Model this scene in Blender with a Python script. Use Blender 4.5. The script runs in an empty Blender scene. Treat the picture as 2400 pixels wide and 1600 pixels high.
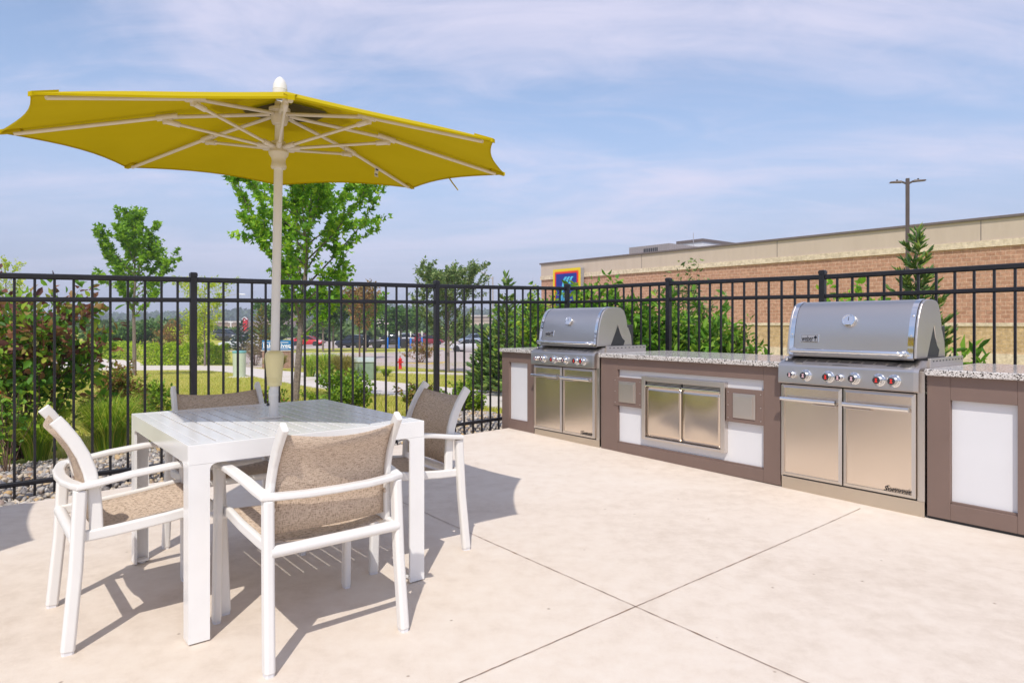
import bpy, math, random
import numpy as np
from mathutils import Vector, Matrix
random.seed(7); rng = np.random.default_rng(11)
PI = math.pi
scene = bpy.context.scene
col = scene.collection
F, HZ, CAMZ = 1560.0, 756.0, 1.21          # focal length, horizon row (2400 x 1600 photo) and eye height

# ------------------------------------------------------------------ mesh helpers
class MB:
    def __init__(s): s.V = []; s.F = []; s.M = None
    def add(s, vs, fs):
        b = len(s.V)
        for v in vs:
            v = Vector(v)
            s.V.append(tuple(s.M @ v) if s.M is not None else tuple(v))
        for f in fs: s.F.append(tuple(i + b for i in f))
        return s
    def bx(s, x0, x1, y0, y1, z0, z1):
        return s.add([(x0,y0,z0),(x1,y0,z0),(x1,y1,z0),(x0,y1,z0),(x0,y0,z1),(x1,y0,z1),(x1,y1,z1),(x0,y1,z1)],
              [(3,2,1,0),(4,5,6,7),(0,1,5,4),(1,2,6,5),(2,3,7,6),(3,0,4,7)])
    def sweep(s, pts, sec, up=(0,0,1), scale=None, cap=True):
        """sweep a closed 2-d section (side, up) along pts"""
        pts = [Vector(p) for p in pts]; n = len(pts); k = len(sec); vs = []; fs = []
        up = Vector(up)
        for i, p in enumerate(pts):
            t = (pts[min(i+1,n-1)] - pts[max(i-1,0)]).normalized()
            side = t.cross(up)
            if side.length < 1e-4: side = t.cross(Vector((0,1,0)))
            side.normalize(); u2 = side.cross(t).normalized()
            m = 1.0
            if 0 < i < n-1:
                a = (pts[i]-pts[i-1]).normalized(); c = max(-1, min(1, a.dot(t))); m = 1/max(.5, c)
            q = scale[i] if scale else 1
            for (a, b) in sec: vs.append(p + side*(a*m*q) + u2*(b*q))
        for i in range(n-1):
            for j in range(k):
                fs.append((i*k+j, i*k+(j+1)%k, (i+1)*k+(j+1)%k, (i+1)*k+j))
        if cap:
            fs.append(tuple(range(k))[::-1]); fs.append(tuple((n-1)*k+j for j in range(k)))
        return s.add(vs, fs)
    def bar(s, pts, w, h, up=(0,0,1), cap=True):
        c = min(w, h)*.22; a, b = w/2, h/2
        return s.sweep(pts, [(-a+c,-b),(a-c,-b),(a,-b+c),(a,b-c),(a-c,b),(-a+c,b),(-a,b-c),(-a,-b+c)], up, None, cap)
    def tube(s, pts, r, n=10, cap=True):
        rs = r if isinstance(r, (list, tuple)) else [r]*len(pts)
        sec = [(math.cos(2*PI*j/n), math.sin(2*PI*j/n)) for j in range(n)]
        d = Vector(pts[-1]) - Vector(pts[0])
        up = (0,0,1) if abs(d.normalized().z) < .9 else (0,1,0)
        return s.sweep(pts, sec, up, rs, cap)
    def lathe(s, prof, n=20, o=(0,0,0), axis='z'):
        vs = []; fs = []; k = len(prof)
        for j in range(n):
            a = 2*PI*j/n
            for (r, z) in prof:
                x, y = r*math.cos(a), r*math.sin(a)
                p = (x, y, z) if axis == 'z' else ((x, z, -y) if axis == 'y' else (z, x, y))
                vs.append((p[0]+o[0], p[1]+o[1], p[2]+o[2]))
        for j in range(n):
            j2 = (j+1) % n
            for i in range(k-1): fs.append((j*k+i, j2*k+i, j2*k+i+1, j*k+i+1))
        if prof[0][0] > 1e-6: fs.append(tuple(j*k for j in range(n))[::-1])
        if prof[-1][0] > 1e-6: fs.append(tuple(j*k+k-1 for j in range(n)))
        return s.add(vs, fs)
    def prism_x(s, poly, x0, x1):
        n = len(poly)
        vs = [(x0, y, z) for y, z in poly] + [(x1, y, z) for y, z in poly]
        fs = [(i, (i+1) % n, n+(i+1) % n, n+i) for i in range(n)]
        fs += [tuple(range(n))[::-1], tuple(range(n, 2*n))]
        return s.add(vs, fs)
    def grid(s, P):
        r, c = len(P), len(P[0])
        return s.add([p for row in P for p in row], [(i*c+j, i*c+j+1, (i+1)*c+j+1, (i+1)*c+j) for i in range(r-1) for j in range(c-1)])
    def mesh(s, name):
        me = bpy.data.meshes.new(name); me.from_pydata(s.V, [], s.F); me.update()
        return me

def link(name, me, mat=None, parent=None, smooth=False, bevel=0, fix=True):
    if fix:
        import bmesh
        bm = bmesh.new(); bm.from_mesh(me); bmesh.ops.recalc_face_normals(bm, faces=bm.faces); bm.to_mesh(me); bm.free()
    o = bpy.data.objects.new(name, me); col.objects.link(o)
    if mat: me.materials.append(mat)
    if parent: o.parent = parent
    if smooth:
        me.polygons.foreach_set('use_smooth', [True]*len(me.polygons))
        me.set_sharp_from_angle(angle=math.radians(38))
    if bevel:
        m = o.modifiers.new('bevel', 'BEVEL'); m.width = bevel; m.segments = 2; m.limit_method = 'ANGLE'; m.angle_limit = math.radians(38)
    return o
def part(name, mb, mat, parent=None, smooth=False, bevel=0): return link(name, mb.mesh(name), mat, parent, smooth, bevel)
def npmesh(name, V, T, mat, parent=None):
    me = bpy.data.meshes.new(name); V = np.asarray(V, np.float32); T = np.asarray(T, np.int32)
    me.vertices.add(len(V)); me.vertices.foreach_set('co', V.ravel())
    k = T.shape[1]
    me.loops.add(T.size); me.loops.foreach_set('vertex_index', T.ravel())
    me.polygons.add(len(T)); me.polygons.foreach_set('loop_start', np.arange(len(T), dtype=np.int32)*k)
    me.update(calc_edges=True); me.validate()
    return link(name, me, mat, parent, fix=False)
def tag(o, label=None, cat=None, group=None, kind=None):
    if label: o['label'] = label
    if cat: o['category'] = cat
    if group: o['group'] = group
    if kind: o['kind'] = kind
    return o
def thing(name, label, cat, loc=(0,0,0), rz=0, group=None):
    o = bpy.data.objects.new(name, None); col.objects.link(o); o.empty_display_size = .2
    o.location = loc; o.rotation_euler = (0,0,rz)
    return tag(o, label, cat, group)
def copy_tree(o, parent=None):
    c = o.copy(); col.objects.link(c)
    if parent: c.parent = parent
    for ch in list(o.children): copy_tree(ch, c)
    return c
def text(name, s, w, h, depth, mat, parent, M, shear=0, bold=0, font_align='CENTER'):
    cu = bpy.data.curves.new(name, 'FONT'); cu.body = s; cu.align_x = 'CENTER'; cu.align_y = 'CENTER'
    cu.extrude = .5; cu.offset = bold; cu.shear = shear; cu.resolution_u = 3
    t = bpy.data.objects.new(name + '_curve', cu); col.objects.link(t)
    dg = bpy.context.evaluated_depsgraph_get(); dg.update()
    me = bpy.data.meshes.new_from_object(t.evaluated_get(dg))
    bpy.data.objects.remove(t)
    co = np.empty(len(me.vertices)*3); me.vertices.foreach_get('co', co); co = co.reshape(-1, 3)
    mn, mx = co.min(0), co.max(0); co = (co - (mn+mx)/2) / (mx-mn) * np.array([w, h, depth])
    me.vertices.foreach_set('co', co.ravel()); me.transform(M); me.materials.clear()
    return link(name, me, mat, parent, fix=False)

# ------------------------------------------------------------------ materials
def new_mat(name):
    m = bpy.data.materials.new(name); m.use_nodes = True
    nt = m.node_tree; return m, nt, nt.nodes['Principled BSDF']
def N(nt, t, **kw):
    n = nt.nodes.new(t)
    for k, v in kw.items(): setattr(n, k, v)
    return n
def ramp(nt, fac, stops):
    r = N(nt, 'ShaderNodeValToRGB'); e = r.color_ramp.elements
    while len(e) < len(stops): e.new(.5)
    for i, (p, c) in enumerate(stops):
        e[i].position = p; e[i].color = tuple(c) + (1,) if len(c) == 3 else c
    nt.links.new(fac, r.inputs[0]); return r.outputs[0]
def noise(nt, scale, detail=4, rough=.55, vec=None, dist=0):
    n = N(nt, 'ShaderNodeTexNoise'); n.inputs['Scale'].default_value = scale; n.inputs['Detail'].default_value = detail
    n.inputs['Roughness'].default_value = rough; n.inputs['Distortion'].default_value = dist
    if vec is None: vec = N(nt, 'ShaderNodeTexCoord').outputs['Object']
    nt.links.new(vec, n.inputs['Vector']); return n.outputs['Fac']
def mapped(nt, scale=(1,1,1), out='Object'):
    t = N(nt, 'ShaderNodeTexCoord'); m = N(nt, 'ShaderNodeMapping'); m.inputs['Scale'].default_value = scale
    nt.links.new(t.outputs[out], m.inputs['Vector']); return m.outputs[0]
def bump(nt, b, h, strength=.3, dist=.01):
    n = N(nt, 'ShaderNodeBump'); n.inputs['Strength'].default_value = strength; n.inputs['Distance'].default_value = dist
    nt.links.new(h, n.inputs['Height']); nt.links.new(n.outputs[0], b.inputs['Normal'])
def paint(name, c, rough=.4, var=.06, metallic=0, scale=6, coat=0):
    m, nt, b = new_mat(name)
    a = tuple(x*(1-var) for x in c); d = tuple(min(1, x*(1+var)) for x in c)
    nt.links.new(ramp(nt, noise(nt, scale, 5), [(.3, a), (.7, d)]), b.inputs['Base Color'])
    b.inputs['Roughness'].default_value = rough; b.inputs['Metallic'].default_value = metallic
    if coat: b.inputs['Coat Weight'].default_value = coat
    return m
def leaf_mat(name, stops, trans=.35, rough=.5):
    m, nt, b = new_mat(name)
    g = N(nt, 'ShaderNodeNewGeometry')
    c = ramp(nt, g.outputs['Random Per Island'], stops)
    nt.links.new(c, b.inputs['Base Color']); b.inputs['Roughness'].default_value = rough
    b.inputs['Specular IOR Level'].default_value = .3
    tr = N(nt, 'ShaderNodeBsdfTranslucent')
    hs = N(nt, 'ShaderNodeHueSaturation'); hs.inputs['Hue'].default_value = .49; hs.inputs['Value'].default_value = 1.5
    nt.links.new(c, hs.inputs['Color']); nt.links.new(hs.outputs[0], tr.inputs['Color'])
    mx = N(nt, 'ShaderNodeMixShader'); mx.inputs[0].default_value = trans
    nt.links.new(b.outputs[0], mx.inputs[1]); nt.links.new(tr.outputs[0], mx.inputs[2])
    nt.links.new(mx.outputs[0], nt.nodes['Material Output'].inputs['Surface']); return m

WHITE = paint('white_powder_coat', (.76,.735,.70), .38, .02)
TABLEW = paint('white_table_coat', (.80,.785,.765), .20, .03)
BLACK = paint('black_fence_enamel', (.011,.010,.013), .36, .25, scale=9)
BROWN = paint('brown_composite', (.19,.127,.102), .55, .07, scale=3)
PANELW = paint('white_composite', (.72,.71,.715), .5, .015)
CHROME = paint('polished_chrome', (.80,.80,.80), .09, .02, 1)
DARK = paint('dark_cast_metal', (.03,.03,.032), .5, .2)
RED = paint('red_mark', (.75,.03,.02), .4, .05)
PINK = paint('pink_mark', (.65,.42,.45), .4, .05)
IVORY = paint('ivory_plastic', (.66,.60,.50), .45, .03)
CREAM = paint('cream_plastic', (.78,.68,.36), .45, .05)
GLASS = paint('dial_glass', (.75,.78,.82), .08, .02)

def steel(name, c=(.72,.675,.625), rough=.24, streak=(60,60,1.2), wob=0.0, tint=.06, aniso=0.0):
    m, nt, b = new_mat(name)
    v = mapped(nt, streak); f = noise(nt, 8, 4, .6, v)
    f2 = noise(nt, 2.3, 3, .5)
    nt.links.new(ramp(nt, f2, [(.3, tuple(x*(1-tint) for x in c)), (.7, c)]), b.inputs['Base Color'])
    mr = N(nt, 'ShaderNodeMapRange'); mr.inputs['To Min'].default_value = rough*.85; mr.inputs['To Max'].default_value = rough*1.2
    nt.links.new(f, mr.inputs[0]); nt.links.new(mr.outputs[0], b.inputs['Roughness'])
    b.inputs['Metallic'].default_value = 1
    h = f
    if wob:
        f3 = noise(nt, 3.2, 1, .4); mm = N(nt, 'ShaderNodeMath', operation='MULTIPLY_ADD'); mm.inputs[1].default_value = wob
        nt.links.new(f3, mm.inputs[0]); nt.links.new(f, mm.inputs[2]); h = mm.outputs[0]
    bump(nt, b, h, .05, .001 if not wob else .004)
    return m
STEEL = steel('brushed_steel_horizontal', (.63,.59,.55), .33, streak=(1.2,60,60))
STEELV = steel('brushed_steel_vertical', (.86,.74,.62), streak=(60,60,1.2), wob=3)
STEELW = steel('thin_polished_steel', (.76,.65,.54), .16, (60,60,1.5), wob=22)
STEELM = steel('satin_steel', (.72,.655,.60), .36)

def concrete(name, c1, c2, c3, scale=1.0, rough=.8):
    m, nt, b = new_mat(name)
    big = noise(nt, .55*scale, 6, .6, dist=.6); mid = noise(nt, 9*scale, 9, .72); fine = noise(nt, 160*scale, 3, .6)
    mix = N(nt, 'ShaderNodeMath', operation='MULTIPLY_ADD'); mix.inputs[1].default_value = .85
    nt.links.new(mid, mix.inputs[0]); nt.links.new(big, mix.inputs[2])
    s2 = N(nt, 'ShaderNodeMath', operation='MULTIPLY_ADD'); s2.inputs[1].default_value = .22
    nt.links.new(fine, s2.inputs[0]); nt.links.new(mix.outputs[0], s2.inputs[2])
    mr = N(nt, 'ShaderNodeMapRange'); mr.inputs['From Min'].default_value = .72; mr.inputs['From Max'].default_value = 1.35
    nt.links.new(s2.outputs[0], mr.inputs[0])
    cc = ramp(nt, mr.outputs[0], [(.0, c1), (.48, c2), (.9, c3)])
    # small dark specks and pits
    vo = N(nt, 'ShaderNodeTexVoronoi'); vo.inputs['Scale'].default_value = 5.5*scale
    nt.links.new(N(nt, 'ShaderNodeTexCoord').outputs['Object'], vo.inputs['Vector'])
    sp = ramp(nt, vo.outputs['Distance'], [(.02, (.40,.33,.28)), (.05, (1,1,1))])
    mu = N(nt, 'ShaderNodeMix', data_type='RGBA', blend_type='MULTIPLY'); mu.inputs[0].default_value = .8
    nt.links.new(cc, mu.inputs[6]); nt.links.new(sp, mu.inputs[7])
    nt.links.new(mu.outputs[2], b.inputs['Base Color']); b.inputs['Roughness'].default_value = rough
    b.inputs['Specular IOR Level'].default_value = .25
    bump(nt, b, fine, .25, .002); return m
CONC = concrete('broom_finished_concrete', (.56,.465,.375), (.68,.585,.49), (.73,.65,.56))
PATHM = concrete('path_concrete', (.56,.48,.42), (.64,.57,.50), (.68,.61,.55), .6)
ROADM = concrete('weathered_asphalt', (.40,.33,.29), (.47,.39,.35), (.51,.43,.39), .3)

def sling(name):
    m, nt, b = new_mat(name)
    va = noise(nt, 1, 3, .6, mapped(nt, (500,500,60))); vb = noise(nt, 1, 3, .6, mapped(nt, (60,80,500)))
    mu = N(nt, 'ShaderNodeMath', operation='ADD'); nt.links.new(va, mu.inputs[0]); nt.links.new(vb, mu.inputs[1])
    mr = N(nt, 'ShaderNodeMapRange'); mr.inputs['From Min'].default_value = .72; mr.inputs['From Max'].default_value = 1.28
    nt.links.new(mu.outputs[0], mr.inputs[0])
    c = ramp(nt, mr.outputs[0], [(.05, (.33,.235,.17)), (.40, (.53,.405,.30)), (.6, (.59,.46,.35)), (.95, (.66,.54,.42))])
    nt.links.new(c, b.inputs['Base Color']); b.inputs['Roughness'].default_value = .75
    bump(nt, b, mu.outputs[0], .25, .001)
    tr = N(nt, 'ShaderNodeBsdfTransparent'); mx = N(nt, 'ShaderNodeMixShader')
    th = N(nt, 'ShaderNodeMapRange'); th.inputs['From Min'].default_value = .05; th.inputs['From Max'].default_value = .5
    th.inputs['To Min'].default_value = .38; th.inputs['To Max'].default_value = .0
    nt.links.new(mr.outputs[0], th.inputs[0]); nt.links.new(th.outputs[0], mx.inputs[0])
    nt.links.new(b.outputs[0], mx.inputs[1]); nt.links.new(tr.outputs[0], mx.inputs[2])
    nt.links.new(mx.outputs[0], nt.nodes['Material Output'].inputs['Surface']); return m
SLING = sling('woven_taupe_mesh')

def canopy_mat():
    m, nt, b = new_mat('chartreuse_canvas')
    c = ramp(nt, noise(nt, 3, 5), [(.3, (.475,.36,.003)), (.7, (.515,.39,.005))])
    st = ramp(nt, noise(nt, 1.7, 6, .7), [(.72, (1,1,1)), (.80, (.55,.5,.45))])
    mu = N(nt, 'ShaderNodeMix', data_type='RGBA', blend_type='MULTIPLY'); mu.inputs[0].default_value = .6
    nt.links.new(c, mu.inputs[6]); nt.links.new(st, mu.inputs[7])
    nt.links.new(mu.outputs[2], b.inputs['Base Color']); b.inputs['Roughness'].default_value = .95; b.inputs['Specular IOR Level'].default_value = .08
    bump(nt, b, noise(nt, 900, 2), .2, .0006)
    tr = N(nt, 'ShaderNodeBsdfTranslucent'); nt.links.new(mu.outputs[2], tr.inputs['Color'])
    mx = N(nt, 'ShaderNodeMixShader'); mx.inputs[0].default_value = .10
    nt.links.new(b.outputs[0], mx.inputs[1]); nt.links.new(tr.outputs[0], mx.inputs[2])
    nt.links.new(mx.outputs[0], nt.nodes['Material Output'].inputs['Surface']); return m
CANVAS = canopy_mat()

def granite():
    m, nt, b = new_mat('speckled_granite')
    v = N(nt, 'ShaderNodeTexVoronoi'); v.inputs['Scale'].default_value = 165; v.inputs['Randomness'].default_value = 1
    tc = N(nt, 'ShaderNodeTexCoord').outputs['Object']; nt.links.new(tc, v.inputs['Vector'])
    bw = N(nt, 'ShaderNodeSeparateColor'); nt.links.new(v.outputs['Color'], bw.inputs[0])
    n1 = noise(nt, 30, 4, .6)
    ad = N(nt, 'ShaderNodeMath', operation='MULTIPLY_ADD'); ad.inputs[1].default_value = .5
    nt.links.new(n1, ad.inputs[0]); nt.links.new(bw.outputs[0], ad.inputs[2])
    c = ramp(nt, ad.outputs[0], [(.30, (.02,.018,.018)), (.42, (.13,.11,.10)), (.52, (.42,.38,.35)), (.8, (.62,.57,.53)), (1.0, (.70,.66,.62))])
    nt.links.new(c, b.inputs['Base Color']); b.inputs['Roughness'].default_value = .16
    return m
GRANITE = granite()
BARK = paint('grey_brown_bark', (.20,.155,.13), .9, .35, scale=25)
STEM = paint('woody_stem', (.14,.085,.055), .9, .3, scale=30)

# ------------------------------------------------------------------ terrain and placing
KY = [-60, 7, 9, 13, 22, 30, 43, 60, 90, 200, 500, 3000]
KZ = [-.20, -.20, -.22, -.38, -.86, -1.22, -1.8, -2.0, -2.12, -2.5, -3, -4]
def sstep(a, b, x): t = min(1, max(0, (x-a)/(b-a))); return t*t*(3-2*t)
def zg(X, Y):
    z = float(np.interp(Y, KY, KZ))
    z += min(1.15, max(0, (-34-X)/16))*1.75*sstep(62, 80, Y)*(1-sstep(95, 135, Y))
    return z
def ray(x, y, Y): return Vector(((x-1200)/F*Y, Y, CAMZ + (HZ-y)/F*Y))
def G(x, y, lift=0.0):
    """photo pixel -> point on the ground"""
    a, b = 3.0, 400.0
    f = lambda Y: CAMZ + (HZ-y)/F*Y - zg((x-1200)/F*Y, Y)
    Y = a
    while Y < b and f(Y) > 0: Y *= 1.02
    lo, hi = Y/1.02, Y
    for _ in range(30):
        m = (lo+hi)/2
        if f(m) > 0: lo = m
        else: hi = m
    return Vector(((x-1200)/F*hi, hi, zg((x-1200)/F*hi, hi) + lift))
# ------------------------------------------------------------------ camera, light, sky
cam = bpy.data.cameras.new('camera'); co = bpy.data.objects.new('camera', cam); col.objects.link(co)
co.location = (0, 0, CAMZ); co.rotation_euler = (PI/2, 0, 0)
cam.sensor_width = 36; cam.lens = 36*F/2400; cam.shift_y = -(800-HZ)/2400; cam.clip_start = .05; cam.clip_end = 6000
scene.camera = co
SKYLOC = (3.1, 1.7, 0); HAZE = .0007
SUN_EL = math.radians(53.5); SUN_AZ = (-.075, -1.0)
d = Vector((SUN_AZ[0], SUN_AZ[1], math.tan(SUN_EL)*math.hypot(*SUN_AZ))).normalized()
L = bpy.data.lights.new('sun', 'SUN'); L.energy = 2.6; L.angle = math.radians(.53); L.color = (1, .955, .89)
lo = bpy.data.objects.new('sun', L); col.objects.link(lo); lo.rotation_euler = d.to_track_quat('Z', 'Y').to_euler(); lo.location = (-2, -20, 20)

w = bpy.data.worlds.new('World'); scene.world = w; w.use_nodes = True; nt = w.node_tree
bg = nt.nodes['Background']; bg.inputs['Strength'].default_value = .14
sky = N(nt, 'ShaderNodeTexSky'); sky.sky_type = 'NISHITA'; sky.sun_disc = False
sky.sun_elevation = SUN_EL; sky.sun_rotation = math.atan2(SUN_AZ[0], SUN_AZ[1]); sky.air_density = 1.0; sky.dust_density = .6; sky.ozone_density = 1.5
tc = N(nt, 'ShaderNodeTexCoord'); sx = N(nt, 'ShaderNodeSeparateXYZ'); nt.links.new(tc.outputs['Generated'], sx.inputs[0])
zz = N(nt, 'ShaderNodeMath', operation='MAXIMUM'); zz.inputs[1].default_value = 0; nt.links.new(sx.outputs[2], zz.inputs[0])
za = N(nt, 'ShaderNodeMath', operation='ADD'); za.inputs[1].default_value = .16; nt.links.new(zz.outputs[0], za.inputs[0])
dx = N(nt, 'ShaderNodeMath', operation='DIVIDE'); nt.links.new(sx.outputs[0], dx.inputs[0]); nt.links.new(za.outputs[0], dx.inputs[1])
dy = N(nt, 'ShaderNodeMath', operation='DIVIDE'); nt.links.new(sx.outputs[1], dy.inputs[0]); nt.links.new(za.outputs[0], dy.inputs[1])
cv = N(nt, 'ShaderNodeCombineXYZ'); nt.links.new(dx.outputs[0], cv.inputs[0]); nt.links.new(dy.outputs[0], cv.inputs[1])
mp = N(nt, 'ShaderNodeMapping'); mp.inputs['Rotation'].default_value = (0,0,math.radians(-24)); mp.inputs['Scale'].default_value = (.55,1.25,1); mp.inputs['Location'].default_value = SKYLOC
nt.links.new(cv.outputs[0], mp.inputs[0])
n1 = noise(nt, .75, 10, .56, mp.outputs[0], 1.1)
n2 = noise(nt, 3.4, 9, .62, mp.outputs[0], 1.4)
ma = N(nt, 'ShaderNodeMath', operation='MULTIPLY_ADD'); ma.inputs[1].default_value = .30; nt.links.new(n2, ma.inputs[0]); nt.links.new(n1, ma.inputs[2])
cl = N(nt, 'ShaderNodeMapRange', interpolation_type='SMOOTHSTEP'); cl.inputs['From Min'].default_value = .50; cl.inputs['From Max'].default_value = .86
cl.inputs['To Min'].default_value = .02; cl.inputs['To Max'].default_value = .92
nt.links.new(ma.outputs[0], cl.inputs[0])
fd = N(nt, 'ShaderNodeMapRange', interpolation_type='SMOOTHSTEP'); fd.inputs['From Min'].default_value = .0; fd.inputs['From Max'].default_value = .22; fd.inputs['To Min'].default_value = .18
nt.links.new(sx.outputs[2], fd.inputs[0])
cf = N(nt, 'ShaderNodeMath', operation='MULTIPLY'); nt.links.new(cl.outputs[0], cf.inputs[0]); nt.links.new(fd.outputs[0], cf.inputs[1])
hzm = N(nt, 'ShaderNodeMapRange', interpolation_type='SMOOTHSTEP'); hzm.inputs['From Min'].default_value = .0; hzm.inputs['From Max'].default_value = .36
hzm.inputs['To Min'].default_value = .93; hzm.inputs['To Max'].default_value = .22
nt.links.new(sx.outputs[2], hzm.inputs[0])
hm = N(nt, 'ShaderNodeMix', data_type='RGBA'); nt.links.new(hzm.outputs[0], hm.inputs[0]); nt.links.new(sky.outputs[0], hm.inputs[6]); hm.inputs[7].default_value = (2.25,2.45,3.55,1)
cm = N(nt, 'ShaderNodeMix', data_type='RGBA'); nt.links.new(cf.outputs[0], cm.inputs[0]); nt.links.new(hm.outputs[2], cm.inputs[6]); cm.inputs[7].default_value = (4.05,3.98,4.95,1)
nt.links.new(cm.outputs[2], bg.inputs['Color'])
scene.view_settings.view_transform = 'Standard'; scene.view_settings.look = 'None'; scene.view_settings.gamma = 1; scene.view_settings.exposure = .46
scene.cycles.max_bounces = 8; scene.cycles.transparent_max_bounces = 12; scene.cycles.use_denoising = True

# ------------------------------------------------------------------ fence lines (plan)
LA, LD = Vector((-3.607, 4.831)), Vector((1.237, 1.0))            # left run, per metre of Y
def Lx(Y): return LA + LD*(Y-4.831)
CORNER = Lx(8.302); RD = Vector((.865, -1.0))
def zf(Y): return -.095 + .0245*(Y-4.83)
def zp(Y): return .013*max(0, Y-4)

# ground: one sheet to the horizon
ys = [-60,-20,-5,3,5,7,8,9,10,11.5,13,15,17,19,22,25,28,31,35,39,43,48,54,60,64,68,72,76,80,86,95,110,130,150,180,220,260,330,500,900,1500,3000]
P = []
for Y in ys:
    half = max(60, Y*1.3); P.append([(x, Y, zg(x, Y)) for x in np.linspace(-half, half, 61)])
m, nt, b = new_mat('lawn_ground')
c = ramp(nt, noise(nt, .35, 8, .65), [(.3, (.30,.34,.05)), (.5, (.45,.43,.085)), (.68, (.56,.48,.15))])
nt.links.new(c, b.inputs['Base Color']); b.inputs['Roughness'].default_value = .95; b.inputs['Specular IOR Level'].default_value = .1
bump(nt, b, noise(nt, 40, 4), .6, .04)
tag(part('lawn', MB().grid(P), m), kind='structure')

# patio slab
mb = MB(); rows = []
xs = [-16,-10,-7,-5,-3.5,-2.5,-1.5,-.5, CORNER.x-.02] + [1.2,2,3,4,5,6,7,8.5]
for x in xs:
    Yf = (4.47 + (x+3.24)/1.10) if x < CORNER.x else 8.04 - (x-CORNER.x)/.865 - .12
    lst = [-9, -3, 0, 2, 4, 5.5] ; lst = [y for y in lst if y < Yf-.3] + [Yf]
    while len(lst) < 7: lst.insert(-1, lst[-2] + (Yf-lst[-2])*.5)
    rows.append([(x, y, zp(y)) for y in lst])
mb.grid(rows)
edge = [r[-1] for r in rows]
mb.add(edge + [(p[0], p[1], -.4) for p in edge], [(i, i+1, len(edge)+i+1, len(edge)+i) for i in range(len(edge)-1)])
tag(part('patio', mb, CONC), kind='structure')
# control joints
JM = paint('joint_dirt', (.27,.175,.12), .95, .4, scale=40)
mb = MB(); r1 = random.Random(3)
def joint(p, q, n, w0):
    p, q = Vector(p), Vector(q); t = (q-p).normalized(); s = Vector((-t.y, t.x)); A = []
    for i in range(n+1):
        c = p.lerp(q, i/n) + s*r1.uniform(-.0012, .0012); w = w0*r1.uniform(.55, 1.25)
        if r1.random() < .02: w *= 2
        A.append([(c.x-s.x*w, c.y-s.y*w, zp(c.y)+.0035), (c.x+s.x*w, c.y+s.y*w, zp(c.y)+.0035)])
    mb.grid(A)
J = Vector((.527, 2.836)); ja = Vector((-.613, .790)); jb = Vector((.760, .650))
joint(J - ja*3.2, J + ja*4.3, 260, .0019); joint(J - jb*4, J + jb*2.28, 240, .0019)
tag(part('patio_joints', mb, JM), kind='structure')

# gravel strip along both fence runs
m, nt, b = new_mat('river_stone')
g = N(nt, 'ShaderNodeNewGeometry')
c = ramp(nt, g.outputs['Random Per Island'], [(0, (.13,.11,.10)), (.2, (.30,.27,.25)), (.45, (.42,.38,.34)), (.65, (.52,.44,.34)), (.8, (.50,.33,.15)), (.92, (.60,.57,.53)), (1, (.25,.15,.10))])
nt.links.new(c, b.inputs['Base Color']); b.inputs['Roughness'].default_value = .6
bump(nt, b, noise(nt, 60, 3), .3, .004)
STONE = m
m2 = paint('gravel_bed_soil', (.16,.125,.10), .95, .3, scale=30)
def nrm(v): return Vector((-v.y, v.x)).normalized()
nl = Vector((-1.0, 1.237)).normalized(); nr = Vector((1.0, .865)).normalized()
BED = 2.1
def zbed(p): return max(zp(p.y) - .035, zg(p.x, p.y) + .004)
A = []
for t in np.linspace(-9, 3.471, 40):
    q = LA + LD*t; A.append([(*(q + nl*o), zf(q.y)-.004 - max(0, o-.3)*.05) for o in (-.55, .3, .8, 1.4, BED)])
mb = MB(); mb.grid(A); A = []
for t in np.linspace(0, 6, 25):
    q = CORNER + RD*t; A.append([(*(q + nr*o), zf(q.y)-.006 - max(0, o-.3)*.05) for o in (-.55, .3, .8, 1.6)])
mb.grid(A)
tag(part('gravel_bed', mb, m2), kind='structure')
ico = [(0,0,1)] + [(math.cos(a)*.89, math.sin(a)*.89, .45) for a in [2*PI*k/5 for k in range(5)]] + [(math.cos(a)*.89, math.sin(a)*.89, -.45) for a in [2*PI*(k+.5)/5 for k in range(5)]] + [(0,0,-1)]
icf = [(0,1,2),(0,2,3),(0,3,4),(0,4,5),(0,5,1),(1,6,2),(2,6,7),(2,7,3),(3,7,8),(3,8,4),(4,8,9),(4,9,5),(5,9,10),(5,10,1),(1,10,6),(11,7,6),(11,8,7),(11,9,8),(11,10,9),(11,6,10)]
ico = np.array(ico); icf = np.array(icf)
def rotm(n):
    q = rng.normal(size=(n,4)); q /= np.linalg.norm(q, axis=1)[:,None]; w_,x,y,z = q.T
    return np.stack([np.stack([1-2*(y*y+z*z), 2*(x*y-z*w_), 2*(x*z+y*w_)],1), np.stack([2*(x*y+z*w_), 1-2*(x*x+z*z), 2*(y*z-x*w_)],1), np.stack([2*(x*z-y*w_), 2*(y*z+x*w_), 1-2*(x*x+y*y)],1)],1)
def stones(n, t0, t1, o0, o1, A0, D0, nn, rad):
    t = rng.uniform(t0, t1, n); o = rng.uniform(o0, o1, n)
    C = np.zeros((n,3)); C[:,0] = A0.x + D0.x*t + nn.x*o; C[:,1] = A0.y + D0.y*t + nn.y*o
    yy = A0.y + D0.y*t; C[:,2] = np.array([zf(v) for v in yy]) + .006 - np.maximum(0, o-.3)*.05 + rng.uniform(-.006, .014, n)
    sc = rng.uniform(.5, 1.35, (n,1,1))*rad * rng.uniform(.55, 1.2, (n,1,3)) * np.array([1.15,1,.75])
    sh = ico[None]*(1 + rng.normal(0, .13, (n,12,1)))
    V = np.einsum('nij,nkj->nki', rotm(n), sh*sc) + C[:,None,:]
    T = (icf[None] + (np.arange(n)*12)[:,None,None]).reshape(-1,3)
    return V.reshape(-1,3), T
V1, T1 = stones(11500, -1.4, 3.4, -.42, BED-.1, LA, LD, nl, .027)
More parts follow.
